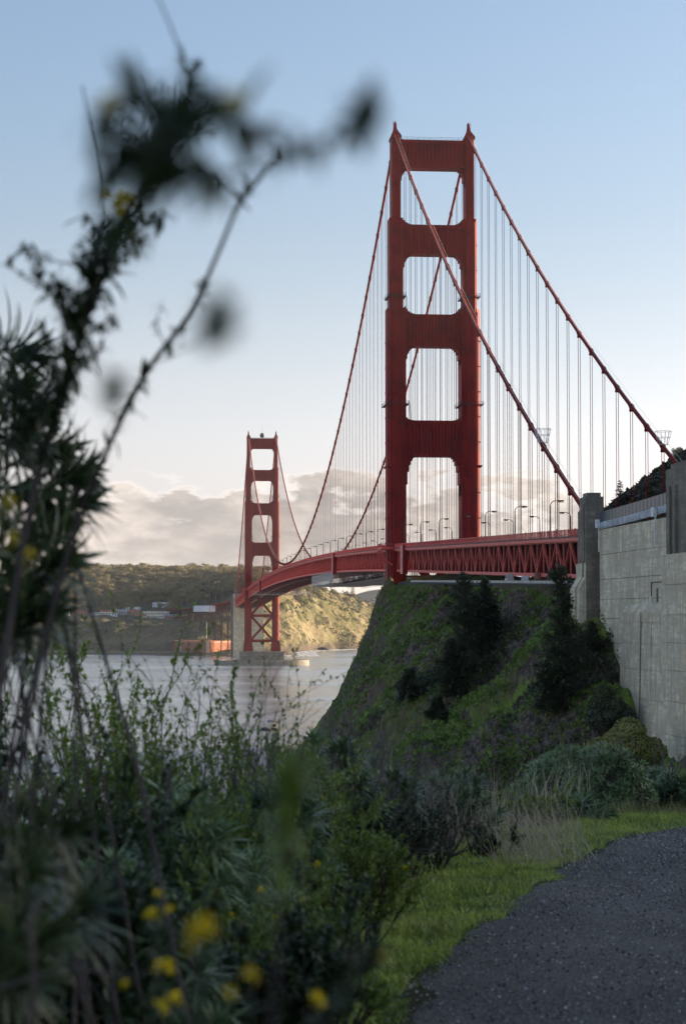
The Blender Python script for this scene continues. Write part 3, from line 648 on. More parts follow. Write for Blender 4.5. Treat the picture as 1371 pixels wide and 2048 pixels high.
# pier and fender of the far tower
o = empty('tower_pier', (0, SPAN, 0)); tag(o, 'ribbed concrete pier under the far tower inside an oval sea fender', 'pier')
mb = MB(); mb.prism([(-21.5, -15), (21.5, -15), (22.5, 0), (21.5, 15), (-21.5, 15), (-22.5, 0)], -4, 12.6); mb.box(-22.3, 22.3, -15.8, 15.8, 12.6, 13.6); mb.build('pier_block', 'pier_concrete', o)
for x in (-19, -12.5, -6, 0, 6, 12.5, 19):
    mb = MB(); mb.box(x-1.1, x+1.1, -15.7, -14.9, 0, 12.6); mb.build('rib', 'pier_concrete', o)
a = np.linspace(0, 2*math.pi, 73)[:-1]; ex = 2.6; cs = np.sign(np.cos(a))*abs(np.cos(a))**(2/ex); sn = np.sign(np.sin(a))*abs(np.sin(a))**(2/ex)
rings = [np.stack([rx*cs, ry*sn, np.full(72, z)], 1) for rx, ry, z in ((47, 25, -3), (47, 25, 4.3), (46.6, 24.6, 4.9), (43.5, 21.5, 4.9), (43.5, 21.5, -3))]
Q = [[i*72+j, i*72+(j+1) % 72, (i+1)*72+(j+1) % 72, (i+1)*72+j] for i in range(4) for j in range(72)]
MB().add(np.concatenate(rings), Q).build('sea_fender', 'pier_concrete', o)
# scaffolding under the deck
o = empty('work_gantry', (10, 1110, 68)); tag(o, 'pale grey lattice gantry hanging under the deck beside the far tower', 'gantry')
for zz, nm in ((0, 'bottom_chord'), (3.0, 'top_chord')):
    mb = MB(); [mb.beam((-27, yy, zz), (27, yy, zz), .35) for yy in (-2, 2)]; mb.build(nm, 'galvanised', o)
mb = MB()
for i in range(27):
    for yy in (-2, 2): mb.beam((-27+2*i, yy, 0), (-27+2*i+(2 if i % 2 else 0), yy, 3), .16); mb.beam((-27+2*i, yy, 3), (-25+2*i, yy, 0), .13)
    mb.beam((-27+2*i, -2, 0), (-27+2*i, 2, 0), .15)
tag(mb.build('lattice', 'galvanised', o), kind='stuff')
mb = MB(); mb.box(-26.8, 26.8, -1.9, 1.9, .2, .32); mb.build('platform', 'galvanised', o)
s = N('net'); t_ = s.n('ShaderNodeBsdfTransparent'); mx = s.n('ShaderNodeMixShader'); mx.inputs[0].default_value = .28
s.t.links.new(t_.outputs[0], mx.inputs[1]); s.t.links.new(s.b.outputs[0], mx.inputs[2]); s.t.links.new(mx.outputs[0], s.out.inputs[0]); M['net'] = s.fin((.42, .43, .44), .8, .2)
o = empty('work_platform', (0, 0, 0)); tag(o, 'dark suspended work platform under the main span next to the near tower', 'scaffold')
z0 = float(deck_z(130))
mb = MB(); mb.box(-13, 13, 9, 246, 64.6, 65.1); mb.build('floor', 'dark_steel', o)
mb = MB()
for y in np.arange(10, 246, 6.):
    for x in (-12.8, -4, 4, 12.8): mb.beam((x, y, 65), (x, y, float(deck_z(y))-7.6), .16)
    if rng.random() < .8: mb.box(-12.5+rng.random()*2, -9, y, y+2+3*rng.random(), 65.1, 65.6+1.4*rng.random())
    mb.beam((-12.9, y, 65), (-12.9, y+6, float(deck_z(y))-7.7), .12); mb.beam((-12.9, y+6, 65), (-12.9, y, float(deck_z(y))-7.7), .12)
for hh in (66.0, 67.): mb.beam((-12.9, 9, hh), (-12.9, 246, hh), .12)
tag(mb.build('hangers', 'dark_steel', o), kind='stuff')
o = empty('scaffold_cage', (0, 0, 0)); tag(o, 'grey netted scaffold cage under the middle of the main span', 'scaffold')
mb = MB(); mb.box(-15, 13, 256, 398, 65.9, 66.1); mb.build('floor', 'dark_steel', o)
mb = MB()
for y in np.arange(256, 399, 5.9):
    for x in (-15, -5, 5, 13): mb.beam((x, y, 65), (x, y, 72.6), .2)
    mb.beam((-15, y, 65.2), (-15, min(y+5.9, 398), 71.5), .15)
for hh in (66.5, 68, 69.5, 71): mb.beam((-15, 256, hh), (-15, 398, hh), .18); mb.beam((-15, 398, hh), (13, 398, hh), .18); mb.beam((-15, 256, hh), (13, 256, hh), .18)
tag(mb.build('tubes', 'galvanised', o), kind='stuff')
mb = MB(); mb.box(-15.2, -15.12, 256, 398, 66, 71.6); mb.build('net_sheet', 'net', o)
mb = MB(); mb.box(-15.1, 13.1, 255.7, 255.8, 65.6, 71.6); mb.build('net_sheet', 'net', o)

# ------------------------------------------------------------------ concrete anchorage and pylons on the near shore
anch = tag(empty('anchorage', (-16, -380, 27)), 'tall pale concrete anchorage wall with two pylons at the near end of the bridge', 'anchorage')
def put(mb, name, mat, parent=anch, off=(-16, -380, 27)):
    o = mb.build(name, mat, parent if not isinstance(parent, tuple) else anch)
    me_ = o.data; me_.transform(Matrix.Translation((-off[0], -off[1], -off[2]))); return o
WX = -16.0
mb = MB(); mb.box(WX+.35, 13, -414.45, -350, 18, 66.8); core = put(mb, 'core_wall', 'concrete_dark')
# wall cast in lifts: panels with recessed joints
ycuts = [-414.1, -378.0, -358.2]; zc = [18, 27, 34.5, 40.5, 45.2, 49.8, 53.4, 57.2, 62.0, 66.9]
for i in range(2):
    for j in range(len(zc)-1):
        mb = MB(); e = rng.normal()*.035; mb.box(WX+e*.5, WX+.6, ycuts[i]+.05, ycuts[i+1]-.05, zc[j]+.04, zc[j+1]-.04); put(mb, 'wall_panel', 'concrete', off=(-16, -380, 27))
# white parapet sections and glazed fence, slightly stepped along the wall
for i in range(13):
    a = -413.9+i*(55.4/13); b = a+55.4/13; z = 66.95+.75*((-358.5-a)/55.4)**1.5
    mb = MB(); mb.box(WX-.25, WX+.35, a+.03, b-.03, z+.02, z+1.28); mb.box(WX-.34, WX-.25, a+.35, b-.35, z+.25, z+1.05); put(mb, 'parapet_section', 'concrete_white')
s = N('fence_glass'); tb = s.n('ShaderNodeBsdfTransparent'); mx = s.n('ShaderNodeMixShader'); mx.inputs[0].default_value = .78
s.t.links.new(tb.outputs[0], mx.inputs[1]); s.t.links.new(s.b.outputs[0], mx.inputs[2]); s.t.links.new(mx.outputs[0], s.out.inputs[0]); M['fence_glass'] = s.fin((.085, .11, .135), .35, .4)
for i in range(20):
    a = -413.9+i*(55.4/20); b = a+55.4/20
    mb = MB(); mb.box(WX-.02, WX+.02, a+.06, b-.06, 68.2+.75*((-358.5-a)/55.4)**1.5, 70.3+.75*((-358.5-a)/55.4)**1.5); put(mb, 'fence_pane', 'fence_glass')
    mb = MB(); mb.box(WX-.05, WX+.05, a-.04, a+.04, 68.0, 70.4+.75*((-358.5-a)/55.4)**1.5); put(mb, 'fence_post', 'black_pipe')
for y in (-359.5, -404.5):
    mb = MB(); mb.box(WX-1.0, WX-.36, y-.9, y+.6, 67.2, 68.8); bx_ = put(mb, 'junction_box', 'white_metal')
    mb = MB(); mb.box(WX-.55, WX-.32, y-.2, y+.05, 62.6, 67.2); put(mb, 'conduit', 'white_metal')
# near-shore pylon beside the truss (cruciform, with fluted corner and a flared lower stage)
mb = MB(); mb.box(-18.4, -14.9, -357.0, -351.4, 30, 73.4); mb.box(-18.15, -14.9, -351.4, -348.2, 30, 70.9); mb.box(-18.62, -18.4, -355.8, -352.4, 57.5, 72.0)
mb.box(-17.9, -15.3, -356.4, -352, 73.4, 74.2)
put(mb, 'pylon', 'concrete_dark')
mb = MB()
for (y0, y1, e) in ((-356.9, -354.6, .45), (-354.3, -351.6, .8), (-351.3, -348.3, .45)):
    V = [(-18.4-e*.35, y0, 60.5), (-18.4-e*.35, y1, 60.5), (-18.38, y1, 60.5), (-18.38, y0, 60.5), (-18.4-e*.35, y0, 57.8), (-18.4-e*.35, y1, 57.8), (-18.38, y1, 57.8), (-18.38, y0, 57.8),
         (-18.4-e-.9, y0, 55.6), (-18.4-e-.9, y1, 55.6), (-18.38, y1, 55.6), (-18.38, y0, 55.6), (-18.4-e-1.1, y0, 30), (-18.4-e-1.1, y1, 30), (-18.38, y1, 30), (-18.38, y0, 30)]
    Q = [[i*4+j, i*4+(j+1) % 4, i*4+4+(j+1) % 4, i*4+4+j] for i in range(3) for j in range(4)] + [[0, 1, 2, 3]]
    mb.add(V, Q)
put(mb, 'pylon_fluting', 'concrete')
# second pylon at the right edge
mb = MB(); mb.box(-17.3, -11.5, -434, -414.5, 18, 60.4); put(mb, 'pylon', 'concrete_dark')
zp = [18, 25, 31, 36.5, 41.5, 46, 50.5, 55.4, 60.4]
for j in range(8): mb = MB(); mb.box(-17.85-abs(rng.normal())*.03, -17.2, -433.9, -414.55, zp[j]+.03, zp[j+1]-.03); mb.box(-17.8, -11.6, -414.6, -414.47, zp[j]+.03, zp[j+1]-.03); put(mb, 'wall_panel', 'concrete')
mb = MB(); mb.box(-17.2, -11.5, -433, -415.0, 60.4, 74.4); mb.box(-16.6, -12, -432, -416, 74.4, 75.3); put(mb, 'pylon_crown', 'concrete_dark')
for y in (-418.4, -422):
    mb = MB(); mb.box(-17.75, -17.2, y-.9, y+.9, 60.4, 71.5); put(mb, 'crown_fin', 'concrete_dark')
# thickened lower wall with a sloping ledge
mb = MB(); BX = -16.95
V = [(BX-.8, -381.5, 15), (BX-.8, -414.3, 15), (WX+.3, -414.3, 15), (WX+.3, -381.5, 15), (BX, -381.2, 51.0), (BX, -414.3, 51.0), (WX+.3, -414.3, 51.0), (WX+.3, -381.2, 51.0), (WX-.2, -381.0, 52.3), (WX-.2, -414.3, 52.3), (WX+.3, -414.3, 52.5), (WX+.3, -381.0, 52.5)]
Q = [[i*4+j, i*4+(j+1) % 4, i*4+4+(j+1) % 4, i*4+4+j] for i in range(2) for j in range(4)] + [[8, 9, 10, 11]]
mb.add(V, Q); put(mb, 'lower_wall', 'concrete')
zl = [17, 24, 30.5, 36, 41, 45.5, 49.2, 50.95]; yl = [-414.2, -396.8, -381.25]
fx = lambda z: BX-.8+.8*(z-15)/36
for j in range(len(zl)-1):
    for i in range(len(yl)-1):
        a, b, z0, z1 = yl[i]+.04, yl[i+1]-.04, zl[j]+.03, zl[j+1]-.03; e = .22+rng.normal()*.03; mb = MB()
        mb.add([(fx(z0)-e, a, z0), (fx(z0)-e, b, z0), (fx(z0)+.1, b, z0), (fx(z0)+.1, a, z0), (fx(z1)-e, a, z1), (fx(z1)-e, b, z1), (fx(z1)+.1, b, z1), (fx(z1)+.1, a, z1)], [[0, 3, 2, 1], [4, 5, 6, 7], [0, 1, 5, 4], [1, 2, 6, 5], [2, 3, 7, 6], [3, 0, 4, 7]]); put(mb, 'wall_panel', 'concrete')
for y0, y1 in ((-397.2, -396.9), (-404.6, -403.9)):
    o_ = .32; mb = MB(); mb.add([(BX-.76-o_, y0, 18), (BX-.76-o_, y1, 18), (BX-.05-o_, y1, 50.9), (BX-.05-o_, y0, 50.9), (BX-.5, y0, 18), (BX-.5, y1, 18), (BX+.2, y1, 50.9), (BX+.2, y0, 50.9)], [[0, 1, 2, 3], [4, 7, 6, 5], [0, 3, 7, 4], [1, 5, 6, 2], [3, 2, 6, 7], [0, 4, 5, 1]])
    put(mb, 'joint_cover' if y0 < -400 else 'expansion_joint', 'concrete' if y0 < -400 else 'concrete_dark')
mb = MB(); mb.box(WX-.16, WX-.03, -414.0, -399.8, 56.0, 56.16); mb.box(WX-.16, WX-.03, -400.0, -399.8, 53.5, 56.16); put(mb, 'pipe_run', 'black_pipe')
mb = MB(); mb.box(WX-.35, WX-.02, -400.3, -399.6, 52.6, 53.7); put(mb, 'meter_box', 'white_metal')
anch.location = (-14.8, -374.7, 27.2)
simple('brown_door', (.16, .11, .075), .7); mb = MB(); mb.box(WX-.12, WX-.02, -404.6, -403.6, 52.6, 55.0); put(mb, 'door', 'brown_door')
# ------------------------------------------------------------------ vegetation helpers
def leafmat(name, c1, c2, rough=.6, trans=.25):
    s = N(name); r = s.geo('Random Per Island'); n_ = s.noise(s.geo(), .7, 3)
    f = s.math('ADD', s.math('MULTIPLY', r, .65), s.math('MULTIPLY', s.ramp(n_, .3, .7), .35))
    cc = s.mix(f, c1, c2); s.fin(cc, rough*.8, .45)
    if trans:
        tl = s.n('ShaderNodeBsdfTranslucent'); s.put(cc, tl.inputs[0]); mx = s.n('ShaderNodeMixShader'); mx.inputs[0].default_value = trans
        s.t.links.new(s.b.outputs[0], mx.inputs[1]); s.t.links.new(tl.outputs[0], mx.inputs[2]); s.t.links.new(mx.outputs[0], s.out.inputs[0])
    M[name] = s.m
leafmat('leaf_far', (.15, .14, .06), (.36, .29, .15)); leafmat('leaf_cypress', (.026, .042, .020), (.11, .13, .055)); leafmat('leaf_olive', (.13, .14, .03), (.40, .37, .10))
leafmat('leaf_hill', (.03, .034, .02), (.08, .08, .045)); leafmat('tuft_green', (.11, .19, .03), (.30, .41, .08)); leafmat('tuft_dark', (.045, .05, .024), (.16, .15, .075)); leafmat('tuft_dry', (.17, .13, .08), (.36, .29, .18))
leafmat('leaf_scrub', (.055, .055, .025), (.13, .12, .05)); simple('bark', (.085, .065, .05), .9, .35, 1.2); simple('bark_pale', (.22, .19, .16), .9, .3, .6)
QUADV = np.array([[-.5, 0, 0], [.5, 0, 0], [.5, 1, .12], [-.5, 1, .12]]); QUADF = np.array([[0, 1, 2, 3]])
LEAFV = np.array([[0, 0, 0], [.5, .45, .06], [0, 1, 0], [-.5, .45, .06]]); LEAFF = np.array([[0, 1, 2, 3]])
def clump_crown(g, blobs, per, size, squash=.8, tmpl=(LEAFV, LEAFF)):
    """leaf clumps spread through blobs [(x,y,z,r)]"""
    mb = MB()
    for (x, y, z, r) in blobs:
        n_ = max(4, int(per*r*r)); d = g.normal(size=(n_, 3)); d /= np.linalg.norm(d, axis=1)[:, None]; rad = r*(.55+.45*g.random(n_)**.5)
        O = d*rad[:, None]*[1, 1, squash] + [x, y, z]; sc = size*(.6+.8*g.random(n_)); A = frame(np.cross(d, g.normal(size=d.shape))+d*.35, g, d+[0, 0, .35]+g.normal(size=d.shape)*.35)*sc[:, None, None]
        mb.inst(tmpl[0], tmpl[1], A, O)
    return mb
def make_tree(g, h, kind):
    """returns (trunk mesh, crown mesh), base at the origin"""
    tr = MB()
    lean = g.normal(size=2)*.05*h
    if kind == 'umbrella':
        top = np.array([lean[0], lean[1], h*.78]); tr.tube([(0, 0, -1.5), (lean[0]*.3, lean[1]*.3, h*.3), top*[.7, .7, .8], top], [h*.035, h*.028, h*.02, h*.01], 6)
        blobs = []
        for i in range(9):
            a = g.random()*6.28; r = h*(.08+.24*g.random()); e = top + [r*math.cos(a), r*math.sin(a), h*(.02+.12*g.random())]
            tr.tube([top*[.6, .6, .68+.2*g.random()], (top*[.8, .8, .88]+e)/2, e], [h*.012, h*.009, h*.005], 4); blobs.append((*e, h*(.11+.08*g.random())))
        cr = clump_crown(g, blobs, 620/(h*h)*12, h*.042, .5)
    elif kind == 'round':
        tr.tube([(0, 0, -1.5), (lean[0]*.5, lean[1]*.5, h*.4), (lean[0], lean[1], h*.7)], [h*.03, h*.022, h*.01], 6)
        blobs = [(lean[0]+h*.2*g.normal(), lean[1]+h*.2*g.normal(), h*(.42+.45*g.random()), h*(.12+.1*g.random())) for _ in range(11)]
        for b in blobs[:6]: tr.tube([(lean[0]*.6, lean[1]*.6, h*.42), ((lean[0]+b[0])/2, (lean[1]+b[1])/2, (h*.45+b[2])/2), b[:3]], [h*.012, h*.008, h*.004], 4)
        cr = clump_crown(g, blobs, 500/(h*h)*12, h*.045, .85)
    else:                                                          # cone
        tr.tube([(0, 0, -1.5), (0, 0, h*.97)], [h*.025, h*.004], 6); cr = MB()
        for i in range(26):
            t = (i+.5)/26; z = h*(.12+.86*t); r = h*.24*(1-t)**.8+.01*h; n_ = int(46*(1-t)+8); a = g.random(n_)*6.28; rr = r*(.25+.75*g.random(n_))
            d = np.stack([np.cos(a), np.sin(a), -.25+.3*g.normal(size=n_)], 1); O = np.stack([rr*np.cos(a), rr*np.sin(a), z-.2*rr+.02*h*g.normal(size=n_)], 1)
            cr.inst(LEAFV, LEAFF, frame(d, g)*(h*.055*(.6+.8*g.random(n_)))[:, None, None], O)
    return tr, cr
def put_tree(name, tr, cr, loc, leaf, bark, label, group=None, rz=0., cat='tree', s_=1.):
    o = empty(name, loc, rz); o.scale = (s_, s_, s_); link('trunk', tr, bark, o); link('crown', cr, leaf, o); return tag(o, label, cat, group)

# ------------------------------------------------------------------ far shore: wood, single trees, buildings, fort, viaduct
gS = np.random.default_rng(21)
protos = {}
for kd in ('umbrella', 'round', 'cone'):
    for v in range(3):
        h = 16.; tr, cr = make_tree(gS, h, kd); protos[kd, v] = (tr, cr, tr.mesh('trunk'), cr.mesh('crown'))
# the wood on the ridge reads as one mass of crowns
wood = MB(); woodt = MB(); n_w = 0
cand = [(float(x), float(y)) for x, y in zip(gS.uniform(-340, 130, 5200), gS.uniform(2150, 2640, 5200))]
cxy = np.array(cand); zz = south_z(cxy[:, 0], cxy[:, 1])
grid = set()
for (x, y), z in zip(cand, zz):
    dens = 1.0 if (z > 64 and x < 58) else (.35 if x < 60 else .12)
    if y < 2235 and x < 12: continue
    if x > 58 and (z < 74 or y < 2230): continue
    if gS.random() > dens: continue
    kx = (int(x//7.5), int(y//9.0))
    if kx in grid: continue
    grid.add(kx)
    kd = ('round', 'umbrella', 'round', 'cone')[gS.integers(4)] if gS.random() < .9 else 'cone'; v = gS.integers(3)
    sc = (.62+.6*gS.random())*(1. if z > 70 else .75); a = gS.random()*6.28; R = np.array([[math.cos(a), -math.sin(a), 0], [math.sin(a), math.cos(a), 0], [0, 0, 1]])*sc
    src = protos[kd, v][1]; V = np.concatenate(src.V); Q = np.concatenate(src.Q)
    keep = gS.random(len(Q)) < (.5 if y > 2350 else .75); wood.inst(V, Q[keep], R[None], np.array([[x, y, z-.5]]))
    if y < 2420: s2 = protos[kd, v][0]; woodt.add(np.concatenate(s2.V)@R.T+[x, y, z-.5], np.concatenate(s2.Q), np.concatenate(s2.T))
    n_w += 1
tag(wood.build('far_wood', 'leaf_far'), 'brown-green wood covering the ridge on the far shore', 'wood', kind='stuff')
tag(woodt.build('far_wood_trunks', 'bark_pale'), 'pale bare trunks at the front of the far wood', 'wood', kind='stuff')
def far_tree(px, py, D, h, kd, label, group=None, leaf='leaf_far'):
    p_ = P(px, py, D); z = float(south_z(np.array([p_[0]]), np.array([p_[1]]))[0]); pr = protos[kd, int(px) % 3]
    put_tree({'umbrella': 'umbrella_tree', 'round': 'broadleaf_tree', 'cone': 'conifer'}[kd], pr[2], pr[3], (p_[0], p_[1], z-.3), leaf, 'bark_pale', label, group, gS.random()*6.28, s_=h/16.)
far_tree(705, 1190, 3360, 24, 'cone', 'dark pointed conifer alone on the far clifftop under the deck')
for i, px in enumerate((598, 614, 630, 645, 660, 674, 690)): far_tree(px, 1180, 2990+i*40, 15+gS.random()*6, ('umbrella', 'round')[i % 2], 'wind-shaped tree in the row along the far clifftop, %s from the left' % ('first', 'second', 'third', 'fourth', 'fifth', 'sixth', 'seventh')[i], 'trees along the far clifftop')
for i, px in enumerate((347, 362, 376, 391, 405, 418, 431, 444, 457, 470)): far_tree(px, 1190, 2895+30*(i % 3), 19+gS.random()*8, 'umbrella' if i % 4 else 'round', 'flat-topped tree with bare trunk behind the cream buildings', 'flat-topped trees behind the cream buildings')
for i, px in enumerate((125, 150, 172, 200, 225, 250, 262, 318)): far_tree(px, 1205, 2870+25*(i % 2), 11+gS.random()*6, 'round', 'round dark tree among the buildings on the far shore', 'round trees among the far buildings')
for m_, c_ in (('cream_wall', (.80, .72, .60)), ('rose_wall', (.42, .24, .19)), ('grey_wall', (.42, .42, .40)), ('tile_roof', (.34, .13, .08)), ('grey_roof', (.30, .30, .30)), ('tarp', (.80, .82, .85)), ('window_glass', (.04, .05, .06))): simple(m_, c_, .3 if 'glass' in m_ else .85, .15, .3)
def house(px, D, w, d, h, wall, roof, label, rot=0., wins=5, gable=True, storeys=1):
    p_ = P(px, 1225, D); z = float(south_z(np.array([p_[0]]), np.array([p_[1]]))[0])
    o = empty('building', (p_[0], p_[1], z), -YAW+rot); tag(o, label, 'building')
    mb = MB(); mb.box(-w/2, w/2, -d/2, d/2, -6, h); mb.build('wall', wall, o)
    mb = MB()
    if gable: mb.prism([(-d/2-.5, h), (d/2+.5, h), (0, h+d*.28)], -w/2-.5, w/2+.5, 0)
    else: mb.box(-w/2-.4, w/2+.4, -d/2-.4, d/2+.4, h, h+.7)
    mb.build('roof', roof, o)
    for s2 in range(storeys):
        for i in range(wins):
            x = -w/2+w*(i+.5)/wins; zz = h*(s2+.5)/storeys; m1 = MB(); m1.box(x-.7, x+.7, -d/2-.12, -d/2+.1, zz-.9, zz+.9); m1.build('window', 'window_glass', o)
    return o
house(312, 2800, 36, 12, 9, 'cream_wall', 'cream_wall', 'long cream two-storey building below the wood on the far shore', 0, 11, False, 2)
house(268, 2840, 14, 10, 5, 'rose_wall', 'tile_roof', 'small rose-coloured house left of the long cream building', .1, 3)
house(243, 2850, 15, 9, 5, 'grey_wall', 'grey_roof', 'small grey house with a low roof, left of the rose house', 0, 4)
house(215, 2845, 20, 10, 5.5, 'cream_wall', 'tile_roof', 'low cream house with a tiled roof near the dark trees', -.1, 5)
house(160, 2870, 20, 11, 6, 'rose_wall', 'tile_roof', 'terracotta house at the left end of the far buildings', .12, 4)
house(130, 2890, 13, 9, 12, 'cream_wall', 'grey_roof', 'cream tower-like house at the far left', 0, 2, True, 2)
house(356, 2825, 22, 9, 4, 'cream_wall', 'grey_roof', 'low cream pavilion right of the long cream building', 0, 6, False)
house(262, 2940, 26, 10, 6, 'tarp', 'tarp', 'white building half hidden in the wood, left one', .2, 5, False); house(322, 2960, 24, 10, 6, 'tarp', 'tarp', 'white building half hidden in the wood, right one', -.1, 5, False)
house(190, 2840, 12, 8, 5, 'cream_wall', 'grey_roof', 'small pale house between the terracotta and the tiled house', .05, 3); house(338, 2790, 12, 8, 4.5, 'rose_wall', 'grey_roof', 'small rose house in front of the low pavilion', 0, 3); house(228, 2815, 9, 7, 4, 'tarp', 'grey_roof', 'tiny white shed in front of the grey house', .1, 2, False); house(285, 2790, 10, 7, 4, 'cream_wall', 'tile_roof', 'tiny cream cottage in front of the rose house', 0, 2)
# brick fort with stone corners
s = N('brick'); p = s.geo(); b_ = s.noise(s.map(p, (.3, .3, 1.2)), 1., 5, .6); M['brick'] = s.fin(s.mix(s.ramp(b_, .3, .7), (.26, .10, .06), (.42, .175, .10)), .9, .2); simple('stone', (.52, .47, .40), .9, .2, .5)
A_, B_, C_ = P(362, 1304, 2505), P(416, 1305, 2455), P(466, 1306, 2490)
fort = tag(empty('brick_fort', (B_[0], B_[1], 2.0)), 'square red-brick fort with a stone corner by the water under the bridge', 'fort')
def fwall(a, b, nm, z0=-1., z1=15.5, th=9., wins=7):
    d = np.array([b[0]-a[0], b[1]-a[1]]); L = np.hypot(*d); d /= L; n_ = np.array([-d[1], d[0]]); n_ = n_ if n_[1] > 0 else -n_
    q_ = lambda u, v: (a[0]-B_[0]+d[0]*u+n_[0]*v, a[1]-B_[1]+d[1]*u+n_[1]*v)
    mb = MB(); mb.prism([q_(0, 0), q_(L, 0), q_(L, th), q_(0, th)], z0, z1); w = mb.build(nm, 'brick', fort)
    mb = MB(); mb.prism([q_(0, -.35), q_(L, -.35), q_(L, .6), q_(0, .6)], z1-1.4, z1-.7); mb.build('string_course', 'stone', w)
    for i in range(int(L/3.2)):
        m1 = MB(); m1.prism([q_(i*3.2+.4, .1), q_(i*3.2+2., .1), q_(i*3.2+2., 1.4), q_(i*3.2+.4, 1.4)], z1, z1+1.0); m1.build('merlon', 'brick', w)
    for r_ in range(2):
        for i in range(wins):
            u = L*(i+.6)/(wins+.2); m1 = MB(); m1.prism([q_(u-.55, -.06), q_(u+.55, -.06), q_(u+.55, .3), q_(u-.55, .3)], 4.2+r_*5, 5.5+r_*5); m1.build('embrasure', 'window_glass', w)
fwall(A_, B_, 'shaded_wall'); fwall(B_, C_, 'sunlit_wall')
fwall(A_+np.array([2, 60, 0]), A_, 'side_wall', wins=3)
for q_, w in ((A_, 4.), (B_, 2.4)):
    mb = MB(); x, y = q_[0]-B_[0], q_[1]-B_[1]; mb.prism([(x-w, y-.5), (x+w*.5, y-.8), (x+w*.5, y+3), (x-w, y+3)], -1, 15.9); mb.build('stone_corner', 'stone', fort)
# flagpole-like mast and sea wall
mb = MB(); mb.lathe([(.45, 0), (.35, 3), (.22, 26)], (0, 0, 0), 8); o = mb.build('mast', 'white_metal', loc=(*P(413, 1290, 2600)[:2], 14)); tag(o, 'thin white mast above the brick fort', 'mast')
pts = [PZ(x, y, 0.) for x, y in ((60, 1309), (200, 1309), (300, 1309.5), (360, 1310), (420, 1311), (492, 1312))]
mb = MB()
for a, b in zip(pts[:-1], pts[1:]): mb.beam((a[0], a[1]-6, 1.2), (b[0], b[1]-6, 1.2), 10, 6.5)
tag(mb.build('sea_wall', 'concrete_dark'), 'dark stone sea wall along the water in front of the fort', 'sea wall')
# far pylons (pale concrete) and steel viaduct beyond
farp = tag(empty('far_pylon', (0, 1623, 5)), 'pale concrete pylon block behind the far tower', 'pylon')
mb = MB(); mb.box(-15.5, 17.5, -4, 18, -8, 52); mb.box(-16.5, -9, -5, 19, -8, 69); mb.box(9, 18.5, -5, 19, -8, 69); mb.build('shaft', 'concrete', farp)
for x in (-12.7, 13.7):
    mb = MB(); mb.box(x-2.7, x+2.7, -4, 18, 69, 76.5); mb.build('crown', 'concrete_dark', farp)
mb = MB(); mb.box(-18.9, -16.6, 2, 16, -8, 66); mb.build('side_shaft', 'concrete_dark', farp)
via = tag(empty('steel_viaduct', (-16, 1650, 60)), 'dark red steel approach viaduct running left from the far pylon', 'viaduct')
VP_ = [np.array(v) for v in ((-10., 1645, 66.), (-22, 1760, 63.), (-36, 1880, 60.), (-56, 2000, 57.), (-84, 2110, 55.))]
off = np.array([-16, 1650, 60])
for a, b in zip(VP_[:-1], VP_[1:]):
    mb = MB(); mb.beam(a-off, b-off, 18, 1.6); mb.build('deck_span', 'paint', via)
    mb = MB(); L = np.linalg.norm(b-a); n_ = 8
    for e in (-7, 7):
        for i in range(n_):
            p0 = a+(b-a)*i/n_-off+[e, 0, -1]; p1 = a+(b-a)*(i+1)/n_-off+[e, 0, -1]; mb.beam(p0+[0, 0, -8], p1+[0, 0, -8], .6); mb.beam(p0, (p0+p1)/2+[0, 0, -8], .5); mb.beam((p0+p1)/2+[0, 0, -8], p1, .5)
    tag(mb.build('truss', 'floor_steel', via), kind='stuff')
    for f in (.25, .75):
        p0 = a+(b-a)*f-off; gz = float(south_z(np.array([p0[0]+off[0]]), np.array([p0[1]+off[1]]))[0])-off[2]-2
        mb = MB()
        for e in (-7, 7):
            for e2 in (-3, 3): mb.beam(p0+[e, e2, -9], (p0[0]+e*1.25, p0[1]+e2*1.8, gz), .7)
            for k_ in range(5): zt = p0[2]-9-(p0[2]-9-gz)*k_/5; zb = p0[2]-9-(p0[2]-9-gz)*(k_+1)/5; mb.beam((p0[0]+e, p0[1]-4, zt), (p0[0]+e, p0[1]+4, zb), .4)
        for k_ in range(4): zt = p0[2]-9-(p0[2]-9-gz)*k_/4; zb = p0[2]-9-(p0[2]-9-gz)*(k_+1)/4; mb.beam((p0[0]-7.5, p0[1], zt), (p0[0]+7.5, p0[1], zb), .4); mb.beam((p0[0]+7.5, p0[1], zt), (p0[0]-7.5, p0[1], zb), .4)
        mb.build('trestle_bent', 'floor_steel', via)
c0, c1 = P(393, 1218, 2630), P(424, 1218, 2520); mb = MB(); mb.beam(c0, c1, 8, 7.0); mb.beam(c0+[0, 0, 3.9], c1+[0, 0, 3.9], 9, .6)
for i in range(9): q_ = c0+(c1-c0)*i/8; mb.beam(q_+[-4.2, -.4, -3.6], q_+[-4.2, -.4, 4], .5)
tag(mb.build('scaffold_tent', 'tarp'), 'white sheeted scaffold tent on the viaduct left of the far pylon', 'tent')

